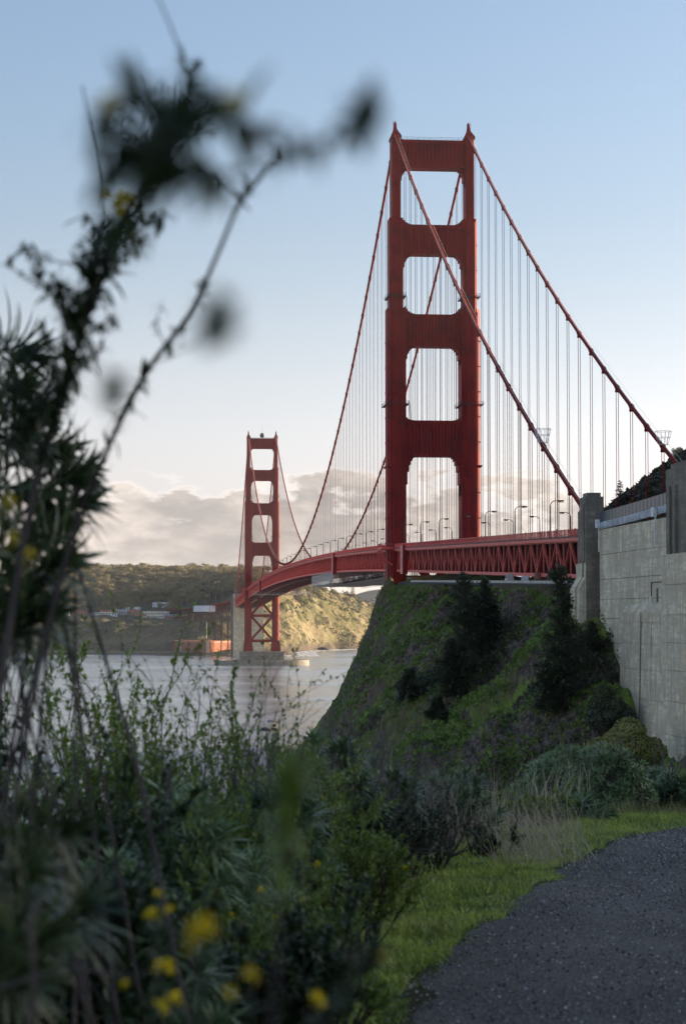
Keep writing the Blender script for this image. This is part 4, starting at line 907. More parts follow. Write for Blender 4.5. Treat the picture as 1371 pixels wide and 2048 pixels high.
# ------------------------------------------------------------------ trees and scrub on the near cliff and hill
gC = np.random.default_rng(5)
def on_head(x, y): return float(head_z(np.array([float(x)]), np.array([float(y)]))[0])
def hit_head(px, py):
    d = ray(px, py); t = np.linspace(120, 800, 1400); q_ = CAM + d[None]*t[:, None]; z = head_z(q_[:, 0], q_[:, 1]); i = np.argmax(q_[:, 2] < z); return q_[i]
def cypress(px_b, py_b, h, w, lean, label, dens=1., gap=0.):
    b = hit_head(px_b, py_b); tr = MB(); cr = MB()
    tr.tube([(0, 0, -1.5), (lean*.25, 0, h*.4), (lean*.7, 0, h*.75), (lean, 0, h)], [.5, .38, .22, .05], 7)
    for i in range(int(34*dens)):
        t = ((i+.5)/int(34*dens)); z = h*(.10+.88*t); n_b = 4 if t < .8 else 3; prof = (1-t)**.55*(.72+.28*math.sin(9*t+px_b))+.06
        if gC.random() < gap: continue
        for k_ in range(n_b):
            a = gC.random()*6.28; L = w*prof*(.55+.5*gC.random()); ox = lean*t; e = np.array([ox+L*math.cos(a), L*math.sin(a), z+L*(.18*gC.random()-.05)]); m_ = np.array([ox, 0, z-.04*h])
            tr.tube([m_, (m_+e)/2+[0, 0, -.05*L], e], [.10, .07, .03], 4)
            n_l = int(34*L/2.2)+8; u = gC.random(n_l)**.7; O = m_+(e-m_)*u[:, None]+gC.normal(size=(n_l, 3))*[.28, .28, .16]*(1+.15*L)
            d = (e-m_)/np.linalg.norm(e-m_)+gC.normal(size=(n_l, 3))*.55; cr.inst(LEAFV*[.5, 1, 1], LEAFF, frame(d, gC)*(.45+.65*gC.random(n_l))[:, None, None], O)
    o = empty('cypress_tree', b-[0, 0, .3]); tr.build('trunk', 'bark', o); cr.build('crown', 'leaf_cypress', o); return tag(o, label, 'tree')
cypress(925, 1378, 25, 8.0, .3, 'tallest dark cypress in the middle of the near cliff'); cypress(905, 1400, 13, 3.6, -.3, 'dark cypress low on the cliff, left of the tallest one')
cypress(964, 1312, 17, 6.0, .4, 'dark cypress right of the tallest one on the cliff'); cypress(985, 1290, 9, 3.2, .2, 'short dark cypress, rightmost of the group in mid cliff')
cypress(1130, 1412, 26, 6.4, -.6, 'broad dark cypress growing against the concrete pylon'); cypress(1108, 1425, 9, 4.2, -1., 'low dark cypress at the foot of the broad one by the pylon')
cypress(1178, 1325, 8, 3.6, .6, 'thin-branched cypress reaching in front of the concrete pylon', .7, .3)
cypress(815, 1400, 7, 4.6, .6, 'small flat dark tree on the left of the cliff', .55)
cypress(873, 1440, 5, 2.6, .2, 'small dark conifer low on the cliff under the flat tree', .7)
def bush(px, py, D, w, h, leaf, label, name='round_bush', dens=60, size=.34):
    b = P(px, py, D); z = on_head(b[0], b[1]); b[2] = min(b[2], z+1.0); blobs = [(w*.42*math.sqrt(u_)*math.cos(i_*2.4), w*.42*math.sqrt(u_)*math.sin(i_*2.4), h*(.22+.62*(1-u_)*gC.random()+.1*gC.random()), w*(.13+.10*gC.random())) for i_, u_ in ((j_, (j_+.5)/22) for j_ in range(22))]
    o = empty(name, b); tr = MB()
    for q_ in blobs: tr.tube([(0, 0, -.8), (q_[0]*.5, q_[1]*.5, q_[2]*.5), q_[:3]], [.14, .09, .04], 4)
    tr.build('stems', 'bark', o); clump_crown(gC, blobs, dens, size, .85).build('foliage', leaf, o); return tag(o, label, 'bush')
bush(1228, 1478, 318, 11.5, 11.5, 'leaf_olive', 'large rounded olive-green bush against the lower concrete wall', dens=330, size=.30)
bush(1272, 1500, 312, 8., 7.5, 'leaf_olive', 'smaller olive bush at the foot of the concrete wall, right of the large one', dens=330, size=.30)
bush(1216, 1345, 350, 8., 8.0, 'leaf_cypress', 'dark green bush at the wall above the large rounded one', dens=330, size=.30)
# scrub, tufts and low growth over the cliff: uncountable
def scatter(n_, name, mat, label, size, test, seed, blades=7):
    g = np.random.default_rng(seed); x = g.uniform(-80, -14, n_*3); y = g.uniform(-420, -18, n_*3); z = head_z(x, y); gx = (head_z(x+.8, y)-z)/.8
    keep = test(x, y, z, gx, g); x, y, z = x[keep][:n_], y[keep][:n_], z[keep][:n_]; mb = MB(); k_ = len(x)
    for b in range(blades):
        d = g.normal(size=(k_, 3))*[.8, .8, .5]+[-.15, 0, .75]; sc = size*(.5+g.random(k_)); A = frame(d, g)*sc[:, None, None]; O = np.stack([x, y, z-.05], 1)+g.normal(size=(k_, 3))*[size*.35, size*.35, size*.12]
        mb.inst(LEAFV*[.45, 1, 1], LEAFF, A, O)
    return tag(mb.build(name, mat), label, 'scrub', kind='stuff')
patch = lambda x, y, s_: fbm(y+.5*x, x*.35, s_, 4)
scatter(22000, 'cliff_grass', 'tuft_green', 'bright green grass growing down the near cliff', .75, lambda x, y, z, gx, g: (z > 2) & (patch(x, y, 26)*.5+rib_field(x, y) > .20) & (x < -18.5) & (z < bench_z(y)-1.5) & (gx+.5*patch(x+20, y, 12) < 1.8), 31)
scatter(15000, 'cliff_scrub', 'tuft_dark', 'dark low scrub covering the near cliff', 1.0, lambda x, y, z, gx, g: (z > 2) & (patch(x+40, y, 18)*.5+rib_field(x, y) < .22) & (x < -18.5) & (z < bench_z(y)-1.5), 32)
scatter(6000, 'cliff_dry_grass', 'tuft_dry', 'dry brown grass in the gullies of the near cliff', .8, lambda x, y, z, gx, g: (z > 2) & (patch(x+90, y+50, 22) > .22) & (x < -18.5) & (z < bench_z(y)-1.5), 33)
for i_, (cx_, cy_, rx, ry, nn) in enumerate(((hit_head(930, 1330)[0], hit_head(930, 1330)[1], 7, 16, 900), (hit_head(985, 1310)[0], hit_head(985, 1310)[1], 6, 14, 600), (hit_head(1120, 1380)[0], hit_head(1120, 1380)[1], 6, 12, 700), (hit_head(1180, 1340)[0], hit_head(1180, 1340)[1], 4, 9, 500), (hit_head(830, 1390)[0], hit_head(830, 1390)[1], 4, 10, 400))):
    g = np.random.default_rng(300+i_); x = cx_+rx*g.normal(size=nn)*.5; y = cy_+ry*g.normal(size=nn)*.5; z = head_z(x, y); mb = MB(); ht_ = 1.5*(.3+g.random(nn))
    for b in range(9): mb.inst(LEAFV*[.6, 1, 1], LEAFF, frame(g.normal(size=(nn, 3))+[0, 0, .4], g)*(.75*(.5+g.random(nn)))[:, None, None], np.stack([x, y, z+ht_*g.random(nn)*1.3], 1)+g.normal(size=(nn, 3))*[.5, .5, .25])
    tag(mb.build('cliff_thicket', 'leaf_cypress' if i_ % 2 == 0 else 'tuft_dark'), ('dark thicket under the tallest cypress', 'brown-green thicket right of the tallest cypress', 'dark thicket round the broad cypress by the pylon', 'brown-green thicket at the foot of the pylon', 'dark thicket round the small flat tree')[i_], 'thicket', kind='stuff')
# scrub on the far cliffs
mb = MB(); g = np.random.default_rng(41); n_ = 15000; x = g.uniform(20, 330, n_); y = g.uniform(1900, 3000, n_); z = south_z(x, y); keep = (z > 6) & (fbm(x+y*.4, y-x*.6, 34, 4) > .04); x, y, z = x[keep], y[keep], z[keep]; n_ = len(x)
for b in range(6): mb.inst(LEAFV, LEAFF, frame(g.normal(size=(n_, 3))+[0, 0, .6], g)*(2.3*(.5+g.random(n_)))[:, None, None], np.stack([x, y, z], 1)+g.normal(size=(n_, 3))*[1.5, 1.5, .5])
tag(mb.build('far_cliff_scrub', 'leaf_scrub'), 'dark scrub in the hollows of the sunlit far cliffs', 'scrub', kind='stuff')
# hilltop growth over the right-hand hill
mb = MB(); g = np.random.default_rng(9); n_ = 9000; x = g.uniform(22, 110, n_); y = g.uniform(-230, -42, n_); z = hill_z(x, y)
for b in range(5): mb.inst(LEAFV, LEAFF, frame(g.normal(size=(n_, 3))+[0, 0, .8], g)*(1.3*(.5+g.random(n_)))[:, None, None], np.stack([x, y, z], 1)+g.normal(size=(n_, 3))*[.7, .7, .3])
tag(mb.build('hill_scrub', 'leaf_hill'), 'dark scrub on the hill above the concrete wall', 'scrub', kind='stuff')
for px, py, D, h, kd, lab in ((1240, 1040, 672, 14, 'cone', 'dark conifer in front of the hill, just above the concrete wall'), (1222, 1050, 668, 8, 'cone', 'small conifer at the left foot of the hill'), (1352, 925, 705, 6, 'round', 'low dark tree on the hilltop at the right edge')):
    p_ = P(px, py, D); z = float(hill_z(np.array([p_[0]]), np.array([p_[1]]))[0]); pr = protos[kd, 1]; put_tree('hill_conifer' if kd == 'cone' else 'hilltop_tree', pr[2], pr[3], (p_[0], p_[1], min(z, p_[2])-.5), 'leaf_hill', 'bark', lab, None, 1., s_=h/16.)

# ------------------------------------------------------------------ clifftop road: low barrier and parked cars
def road_z(y): return float(np.interp(y, [-345, -330, -95, -40], [56.7, 57.0, 61.0, 61.8]))
mb = MB(); ry = np.linspace(-341, -42, 30)
V = np.concatenate([np.stack([np.full(30, x), ry, np.array([road_z(y) for y in ry])+dz], 1) for x, dz in ((-16.9, 0), (14, 0), (14, -.6), (-16.9, -.6))])
mb.add(V, [[a*30+i, a*30+i+1, ((a+1) % 4)*30+i+1, ((a+1) % 4)*30+i] for a in range(4) for i in range(29)]); tag(mb.build('clifftop_road', 'road'), kind='structure')
gw = [PX(x, 1170, -16.6) for x in (822, 880, 940, 1000, 1060, 1120, 1146)]
for i, (a, b) in enumerate(zip(gw[:-1], gw[1:])):
    m1 = MB(); a = a.copy(); b = b.copy(); a[2] = road_z(a[1])+.3; b[2] = road_z(b[1])+.3
    o_ = (m1.beam(a, a+(b-a)*.995, .4, .62)).mesh('barrier_section')
    if i == 0: bar = tag(empty('road_barrier', (0, 0, 0)), 'low pale concrete barrier along the edge of the clifftop road', 'barrier')
    link('barrier_section', o_, 'stone', bar)
simple('tyre', (.02, .02, .02), .9, .1); simple('car_glass', (.03, .035, .04), .1, .1)
def car(loc, rz, colr, label, L=4.7, hgt=1.75, van=False):
    o = empty('parked_car', loc, rz); tag(o, label, 'car', 'cars on the clifftop road'); nm = 'car_paint_%02d' % int(colr[0]*99+colr[2]*7); simple(nm, colr, .3, .05, 1., .6) if nm not in M else None
    hl = L/2
    body = [(-hl, .45), (-hl, 1.0), (-hl+.1, 1.08), (hl-1.1, 1.05), (hl-.1, .92), (hl, .75), (hl, .4)]
    roof = [(-hl+.12, 1.07), (-hl+.3, hgt-.05), (-hl+.6, hgt), (hl-2.3, hgt), (hl-1.25, 1.06)] if not van else [(-hl+.05, 1.07), (-hl+.1, hgt), (hl-1.5, hgt), (hl-.75, 1.06)]
    mb = MB(); mb.prism(body, -.9, .9, 1); mb.build('body', nm, o)
    mb = MB(); mb.prism(roof, -.78, .78, 1); cab_ = mb.build('cabin', nm, o)
    for s_ in (-1, 1):
        mb = MB(); w = [(-hl+.4, 1.15), (-hl+.5, hgt-.15), (hl-2.35, hgt-.15), (hl-1.6, 1.15)]; mb.prism(w, s_*.785 if s_ > 0 else -.80, s_*.80 if s_ > 0 else -.785, 1); mb.build('side_window', 'car_glass', cab_)
        for x in (-hl+.85, hl-.9):
            mb = MB(); a = np.arange(14)*2*math.pi/14; mb.prism(np.stack([x+.36*np.cos(a), .36+.36*np.sin(a)], 1), s_*.72 if s_ > 0 else -.93, s_*.93 if s_ > 0 else -.72, 1); wh = mb.build('wheel', 'tyre', o)
            mb = MB(); mb.prism(np.stack([x+.2*np.cos(a), .36+.2*np.sin(a)], 1), min(s_*.93, s_*.945), max(s_*.93, s_*.945), 1); mb.build('rim', 'galvanised', wh)
        mb = MB(); mb.box(hl-.06, hl+.02, s_*.65-.16, s_*.65+.16, .68, .84); mb.build('headlight', 'white_metal', o)
    return o
for px, c_, lab, L, hg, van, rz in ((1050, (.62, .64, .66), 'white car on the clifftop road, left of the reddish tank', 4.6, 1.7, False, 1.35), (1108, (.30, .33, .36), 'silver-grey car on the clifftop road closest to the pylon', 4.8, 1.8, False, 1.4), (1018, (.55, .55, .55), 'pale van on the clifftop road, leftmost of the vehicles', 5.2, 2.2, True, 1.5)):
    q_ = PX(px, 1166, -14.6); car((q_[0], q_[1], road_z(q_[1])+.02), rz, c_, lab, L, hg, van)
q_ = PX(1079, 1160, -14.2); simple('tank_red', (.22, .07, .045), .6); o = empty('water_tank', (q_[0], q_[1], road_z(q_[1]))); tag(o, 'rusty red round tank between the two cars on the clifftop road', 'tank')
mb = MB(); mb.lathe([(0, .5), (1.15, .5), (1.3, .9), (1.3, 2.0), (1.0, 2.4), (0, 2.55)], (0, 0, 0), 14); mb.build('drum', 'tank_red', o)
for a in range(4):
    mb = MB(); mb.box(.9*math.cos(a*1.57)-.1, .9*math.cos(a*1.57)+.1, .9*math.sin(a*1.57)-.1, .9*math.sin(a*1.57)+.1, 0, .6); mb.build('foot', 'dark_steel', o)
# walkers on the near walkway, seen over the railing
def person(loc, rz, cloth, label):
    o = empty('person', loc, rz); g = MB()
    g.lathe([(0, .78), (.17, .8), (.19, 1.0), (.17, 1.2), (.22, 1.42), (.15, 1.52), (.06, 1.56), (.06, 1.6), (.10, 1.65), (.115, 1.75), (.09, 1.85), (0, 1.88)], (0, 0, 0), 10)
    for s_ in (-1, 1):
        g.tube([(s_*.09, 0, .85), (s_*.1, .06*s_, .45), (s_*.1, .02-.1*s_, .05), (s_*.1, .12-.1*s_, .03)], [.10, .075, .05, .045], 7); g.tube([(s_*.2, 0, 1.45), (s_*.27, .03, 1.15), (s_*.25, .12, .88)], [.065, .05, .035], 6)
    g.build('body', cloth, o, smooth=True); return tag(o, label, 'person', 'walkers on the bridge')
simple('cloth_dark', (.03, .035, .05), .9, .2); simple('cloth_red', (.2, .05, .04), .9, .2)
for i, y in enumerate((-312., -310.6, -300., -283., -276., -262., -228., -190., -160., -130.)): person((-11.2-.8*(i % 3), y, float(deck_z(y))+.82), i*.7, 'cloth_red' if i % 4 == 1 else 'cloth_dark', 'person in dark clothes walking along the near walkway behind the railing' if i % 4 != 1 else 'person in a red jacket walking behind the near railing')
q_ = PX(1138, 1055, -6.0); car((-7., -318., float(deck_z(-318.))+.62), 1.57, (.05, .05, .06), 'dark car driving on the bridge deck beside the pylon')
# ------------------------------------------------------------------ the trail and its verge (s = metres to the right of the viewer, D = metres ahead)
gF = np.random.default_rng(77)
PATH_D = np.array([-4, 0, 5, 9.4, 11.75, 14.7, 17.4, 20.5, 21.9, 23.0, 23.9, 24.5]); PATH_S = np.array([-.8, -.55, -.25, .12, .45, 1.18, 1.79, 2.86, 3.7, 4.9, 6.7, 9.0])
def path_s(D): return np.interp(D, PATH_D, PATH_S) + np.where(np.asarray(D) > 24.5, (np.asarray(D)-24.5)*9, 0)
def ground_h(s_, D):
    s_ = np.asarray(s_, float); D = np.asarray(D, float)
    h = -1.6 - .03*D + .035*fbm(s_, D, 1.3, 3)
    edge = np.where(s_ < 1.0, 14.0 + 4.6*np.minimum(s_, 1), 18.6 + 3.0*(s_-1)); edge = np.maximum(edge, 9.5); edge = np.minimum(edge, 33)
    over = np.maximum(0, D-edge); h = h - .30*over**1.35/(1+.02*over)
    left = np.maximum(0, -3.2-s_); h = h - .25*left**1.3
    return h
def G(s_, D, dz=0.): q_ = CAM + RT*s_ + FH*D; return np.array([q_[0], q_[1], CZ + float(ground_h(s_, D)) + dz])
def Gv(s_, D, dz=0.):
    return np.stack([CX+RT[0]*s_+FH[0]*D, CY+RT[1]*s_+FH[1]*D, CZ+ground_h(s_, D)+dz], 1)
def lat(px, D): return (px-685.5)/FPX*D
def ztop(py, D): return CZ - (py-1227.5)/FPX*D
s = N('soil'); p = s.geo(); a = s.noise(p, 2.2, 6, .65); b = s.noise(p, 14., 5, .7)
c = s.mix(s.ramp(a, .35, .65), (.030, .030, .014), (.055, .065, .018)); c = s.mix(s.math('MULTIPLY', s.ramp(b, .45, .7), .6), c, (.055, .042, .03)); s.bump(s.math('ADD', a, b), .8, .05); M['soil'] = s.fin(c, .95, .15)
s = N('gravel_path'); p = s.geo(); vo = s.n('ShaderNodeTexVoronoi'); vo.inputs['Scale'].default_value = 130.; s.t.links.new(p, vo.inputs['Vector'])
n1 = s.noise(s.map(p, (1., .35, 1.), rot=(0, 0, -.35)), 1.3, 5, .6); n2 = s.noise(p, 60., 4, .7); rgb = s.n('ShaderNodeSeparateColor'); s.t.links.new(vo.outputs['Color'], rgb.inputs[0])
c = s.mix(s.ramp(n1, .3, .7), (.056, .053, .050), (.142, .132, .120)); c = s.mix(s.math('MULTIPLY', s.ramp(rgb.outputs[0], .55, .95), .55), c, (.40, .39, .375)); c = s.mix(s.math('MULTIPLY', s.ramp(n2, .5, .7), .5), c, (.018, .018, .019))
s.bump(s.math('ADD', s.math('MULTIPLY', vo.outputs['Distance'], 2.), n2), .9, .012); M['gravel_path'] = s.fin(c, .85, .3)
s = N('pebble'); r = s.geo('Random Per Island'); M['pebble'] = s.fin(s.mix(s.ramp(r, .35, 1.), (.02, .02, .021), (.62, .61, .58)), .75, .35)
xs = np.concatenate([np.linspace(-40, -6, 24, endpoint=False), np.linspace(-6, 8, 130), np.linspace(8, 30, 24)[1:]]); ds = np.concatenate([np.linspace(-8, 4, 20, endpoint=False), np.linspace(4, 30, 220, endpoint=False), np.linspace(30, 70, 30)])
S_, D_ = np.meshgrid(xs, ds); V = Gv(S_.ravel(), D_.ravel()); nx = len(xs); i = (np.arange(len(ds)-1)[:, None]*nx+np.arange(nx-1)[None]).ravel()
tag(link('ground', mesh_np('ground', V, np.stack([i, i+1, i+nx+1, i+nx], 1), True), 'soil'), kind='structure')
ds = np.linspace(-6, 25.6, 260); us = np.linspace(0, 1, 60); D_, U_ = np.meshgrid(ds, us, indexing='ij'); L_ = path_s(D_) + .09*fbm(D_, D_*0, .9, 4) + .05*fbm(D_, D_*0+7, .25, 3); S_ = L_ + U_*(14-L_).clip(.1)
V = Gv(S_.ravel(), D_.ravel(), .012) + np.stack([0*S_.ravel(), 0*S_.ravel(), np.where(U_.ravel() == 0, -.03, 0)], 1); nx = len(us); i = (np.arange(len(ds)-1)[:, None]*nx+np.arange(nx-1)[None]).ravel()
tag(link('gravel_path', mesh_np('gravel_path', V, np.stack([i, i+nx, i+nx+1, i+1], 1), True), 'gravel_path'), kind='structure')
OCT = np.array([[1, 0, 0], [0, 1, 0], [-1, 0, 0], [0, -1, 0], [0, 0, .8], [0, 0, -.6]], float); OCTF = np.array([[0, 1, 4], [1, 2, 4], [2, 3, 4], [3, 0, 4], [1, 0, 5], [2, 1, 5], [3, 2, 5], [0, 3, 5]])
n_ = 16000; D = 8.3+16*gF.random(n_)**1.1; sl = path_s(D); S1 = sl-.12+(np.maximum(.172*D+.3-sl, .2))*gF.random(n_); sz = .0028+.008*gF.random(n_)**2.8
mb = MB(); mb.inst(OCT, None, rand_rot(n_, gF)*sz[:, None, None]*np.array([1, .8, .6])[None, None, :], Gv(S1, D, .015), T=OCTF); tag(mb.build('gravel', 'pebble'), 'loose grey gravel on the trail', 'gravel', kind='stuff')
# verge grass
def grassmat(name, a, b, tr=.3): leafmat(name, a, b, .55, tr)
s = N('grass_blade'); r_ = s.geo('Random Per Island'); q_ = s.geo(); n1 = s.noise(q_, 2.6, 4, .6); n2 = s.noise(q_, .9, 3, .5)
c = s.mix(s.ramp(n1, .35, .65), (.16, .25, .03), (.50, .58, .10)); c = s.mix(s.math('MULTIPLY', s.ramp(n2, .52, .68), .7), c, (.30, .30, .11)); c = s.mix(s.math('MULTIPLY', s.ramp(r_, .55, 1.), .6), c, (.55, .56, .16)); c = s.mix(s.math('MULTIPLY', s.ramp(r_, .25, 0.), .6), c, (.05, .085, .02)); M['grass_blade'] = s.fin(c, .5, .4); grassmat('grass_tall', (.11, .14, .035), (.36, .34, .14)); grassmat('straw', (.26, .215, .145), (.58, .50, .36), .2)
BLV = np.array([[-.5, 0, 0], [.5, 0, 0], [.32, .55, .05], [-.32, .55, .05], [0, 1., .22]]); BLQ = np.array([[0, 1, 2, 3]]); BLT = np.array([[3, 2, 4]])
def blades(name, mat, label, D, S1, L, W, spread, lean=(0, 0)):
    k_ = len(D); d = np.stack([gF.normal(size=k_)*spread+lean[0], gF.normal(size=k_)*spread+lean[1], np.ones(k_)], 1); fr = frame(d, gF, np.stack([np.cos(t_ := gF.random(k_)*6.28), np.sin(t_), 0*t_], 1))
    A = fr*np.stack([np.full(k_, W)*(.6+.8*gF.random(k_)), L, L], 1)[:, None, :]; mb = MB(); mb.inst(BLV, BLQ, A, Gv(S1, D, -.005), BLT); return tag(mb.build(name, mat), label, 'grass', kind='stuff')
n_ = 110000; D = 8.0+19*gF.random(n_); wv = np.interp(D, [8, 9.4, 11.75, 14.7, 17.4, 20.5, 24, 27], [.75, .75, .85, 1.1, 1.2, 1.3, 1.6, 1.9]); S1 = path_s(np.minimum(D, 24))+.12-(wv+.09)*gF.random(n_)**.9+.16*fbm(D, D*0+3, .7, 3)
keep = (fbm(S1*1.3, D, .5, 3) > -.32) | (gF.random(n_) < .4); D, S1 = D[keep], S1[keep]; dist = (path_s(D)-S1)
blades('verge_grass', 'grass_blade', 'short bright green grass along the edge of the trail', D, S1, (.022+.05*gF.random(len(D)))*(1+.9*np.clip(dist-.5, 0, 1)+.8*np.clip(fbm(S1, D, .6, 3), 0, 1)), .006, .55)
n_ = 5000; D = 8.5+14*gF.random(n_); S1 = path_s(D)+.02+.5*gF.random(n_)**2.2; keep = fbm(S1*1.6, D, .45, 3) > .12; D, S1 = D[keep], S1[keep]; blades('path_weeds', 'grass_blade', 'small weeds creeping onto the gravel at the edge of the trail', D, S1, .015+.03*gF.random(len(D)), .006, .8)
n_ = 16000; D = 9+17*gF.random(n_); S1 = path_s(np.minimum(D, 24))-np.interp(D, [9, 12, 15, 18, 21, 26], [.55, .8, .95, 1.1, 1.2, 1.0])-.9*gF.random(n_)*(.5+.5*gF.random(n_))
keep = fbm(S1, D, .8, 3) > -.15; D, S1 = D[keep], S1[keep]; blades('tall_grass', 'grass_tall', 'taller tufted grass between the verge and the bushes', D, S1, .10+.20*gF.random(len(D)), .006, .5)
n_ = 4200; D = 12.5+8*gF.random(n_); px = 430+640*gF.random(n_); S1 = lat(px, D); ok = (S1 < path_s(np.minimum(D, 24))-1.2); D, S1, px = D[ok], S1[ok], px[ok]; k_ = len(D)
tp = np.interp(px, [430, 560, 700, 800, 1070], [1400, 1410, 1400, 1480, 1500])+90*gF.random(k_)**.6; leafmat('dead_stalk', (.14, .11, .095), (.34, .28, .235), .8, .1)
blades('dead_stalks', 'dead_stalk', 'tangle of dry brown stalks rising between the bushes in the middle', D, S1, np.maximum(.2, -(tp-1227.5)/FPX*D-ground_h(S1, D)), .0055, .13)
# dry straw-coloured stalks
n_ = 5200; D = 15.5+9.5*gF.random(n_); px = 560+620*gF.random(n_)**.9; S1 = lat(px, D); ok = (S1 < path_s(np.minimum(D, 24))-1.15) & (fbm(S1*1.5, D, 1.0, 3) > -.12); D, S1 = D[ok], S1[ok]; k_ = len(D)
Ls = .35+.75*gF.random(k_)**1.3; Ls = np.minimum(Ls, (-(1490-1227.5)/FPX*D - ground_h(S1, D))*(.75+.4*gF.random(k_))).clip(.12)
blades('dry_grass', 'straw', 'pale dry grass stalks standing between the bushes', D, S1, Ls, .0085, .20, (.06, 0))
n_ = 900; D = 17+4*gF.random(n_); S1 = lat(1060+62*gF.normal(size=n_), D); blades('straw_clump', 'straw', 'leaning clump of pale straw beside the large right-hand bush', D, S1, .12+.5*gF.random(n_)**1.4, .005, .5, (-.35, -.1))

# ------------------------------------------------------------------ foreground plants
leafmat('leaf_echium', (.075, .145, .055), (.28, .37, .18), .5, .2); leafmat('leaf_echium_dark', (.045, .10, .040), (.18, .26, .12), .5, .2); leafmat('leaf_brush', (.09, .155, .022), (.30, .38, .07), .5, .3)
leafmat('leaf_dark', (.018, .036, .012), (.060, .090, .030), .55, .25); leafmat('petal', (.72, .54, .012), (.90, .76, .05), .6, .3); leafmat('spike', (.10, .09, .085), (.20, .18, .17), .9, .2)
simple('twig', (.060, .047, .040), .85, .35, 8.); simple('twig_grey', (.15, .13, .115), .85, .3, 8.); simple('green_stem', (.06, .085, .03), .7, .3, 8.)
def strip_leaf(n_=4):
    u = np.linspace(0, 1, n_+1); w = np.array([.35, .95, 1., .7, .06])[:n_+1]*.5; V = []
    for a, b in zip(u, w): V += [[-b, a, .05*b-.38*a*a+.10*a], [b, a, .05*b-.38*a*a+.10*a]]
    return np.array(V), np.array([[2*i, 2*i+1, 2*i+3, 2*i+2] for i in range(n_)])
SLV, SLQ = strip_leaf()
def rosette(g, n_, L, W):
    mb = MB(); t = (np.arange(n_)+.5)/n_; a = np.arange(n_)*2.39996+g.normal(size=n_)*.15; el_ = np.radians(82-95*t+g.normal(size=n_)*6)
    d = np.stack([np.cos(a)*np.cos(el_), np.sin(a)*np.cos(el_), np.sin(el_)], 1); Ls = L*(.55+.45*np.minimum(1, t*1.8))*(.85+.3*g.random(n_)); O = d*.012+np.stack([0*a, 0*a, -.05*t], 1)
    A = frame(d, g, np.stack([-np.cos(a)*.3, -np.sin(a)*.3, np.ones(n_)], 1))*np.stack([np.full(n_, W)*(.8+.4*g.random(n_)), Ls, Ls], 1)[:, None, :]; mb.inst(SLV, SLQ, A, O); return mb
ros = {}
for kd, mt in (('a', 'leaf_echium'), ('b', 'leaf_echium_dark'), ('c', 'leaf_dark')):
    ros[kd] = []
    for v in range(4):
        me_ = rosette(gF, 46, .150, .0145).mesh('rosette'); me_.materials.append(M[mt]); ros[kd].append(me_)
def echium(px, D, top, wpx, n_, label, kind='a', sc=1., spikes=0, name='rosette_bush', depth=.7, flat=1.0, lowcut=0.15):
    """dome of leaf rosettes on bare stems; top and width read at depth D"""
    s0 = lat(px, D); b = G(s0, D); h = max(.3, ztop(top, D)-b[2]); w = wpx/FPX*D/2; o = empty(name, b); st = MB()
    for i in range(n_):
        t = (i+.5)/n_; a = i*2.39996+gF.normal()*.2; z = 1-t*(1-lowcut)*1.0; rr = math.sqrt(max(0, 1-(z*.97)**2))*(.8+.28*gF.random())
        zz = h*(z**.8)*flat*(.90+.12*gF.random())-.06*sc; q_ = np.array([w*rr*math.cos(a), w*depth*rr*math.sin(a), max(.08, zz)])
        d = Vector((q_[0]*.9+gF.normal()*.12, q_[1]*.9+gF.normal()*.12, .35*h+q_[2]*.7)).normalized()
        r_ = link('rosette', ros[kind][gF.integers(4)], None, o, q_); r_.rotation_mode = 'QUATERNION'; r_.rotation_quaternion = d.to_track_quat('Z', 'Y') @ Matrix.Rotation(gF.random()*6.28, 3, 'Z').to_quaternion(); f = sc*(.75+.5*gF.random()); r_.scale = (f, f, f)
        st.tube([(q_[0]*.12, q_[1]*.12, -.05), (q_[0]*.55, q_[1]*.55, q_[2]*.45), q_-np.array(d)*.03], [.016, .011, .007], 4)
    st.build('stems', 'twig_grey', o)
    for i in range(spikes):
        a = gF.random()*6.28; r_ = w*.8*gF.random()**.5; sp_ = MB(); hh = (.22+.25*gF.random()); base = np.array([r_*math.cos(a), r_*depth*math.sin(a), h*.86*math.sqrt(max(.1, 1-(r_/w)**2))])
        e = base+[gF.normal()*.05, gF.normal()*.05, hh]; sp_.tube([base, (base+e)/2, e], [.006, .005, .002], 4); k_ = 60; u = gF.random(k_)**.8; O = base+(e-base)*(.25+.75*u)[:, None]
        sp_.inst(LEAFV*[.35, 1, 1], LEAFF, frame(np.stack([gF.normal(size=k_), gF.normal(size=k_), .6*np.ones(k_)], 1), gF)*(.022+.012*gF.random(k_))[:, None, None], O); sp_.build('dry_spike', 'spike', o)
    return tag(o, label, 'bush')
echium(1168, 24.5, 1484, 285, 140, 'large grey-green rosette bush right of centre, beside the trail', 'a', .95, 7, depth=.55)
echium(1290, 26.5, 1530, 150, 34, 'low rosette bush at the right edge below the concrete wall', 'b', 1.05, 5)
echium(1352, 25.5, 1545, 120, 24, 'dark rosette bush cut by the right edge', 'b', 1.0, 8)
echium(1150, 22.0, 1585, 130, 14, 'single low rosette plant at the edge of the grass', 'b', 1.25)
echium(905, 19.5, 1535, 200, 40, 'dark rosette bush behind the bare twigs in the middle', 'b', 1.1, 10)
echium(650, 15.0, 1462, 270, 80, 'dark spiky rosette bush in the middle left of the dry stalks', 'b', 1.15, 12)
echium(770, 16.5, 1510, 170, 36, 'dark rosette bush just left of the bare twiggy shrub', 'b', 1.05, 10)
echium(365, 8.6, 1560, 270, 46, 'soft-focus rosette bush at lower left in front of the water', 'a', 1.05, 5)
echium(470, 9.2, 1690, 300, 52, 'wide rosette bush at lower left, right of the soft-focus one', 'a', .95)
echium(250, 7.2, 1690, 320, 50, 'blurred grey-green rosette bush low on the left', 'a', .95)
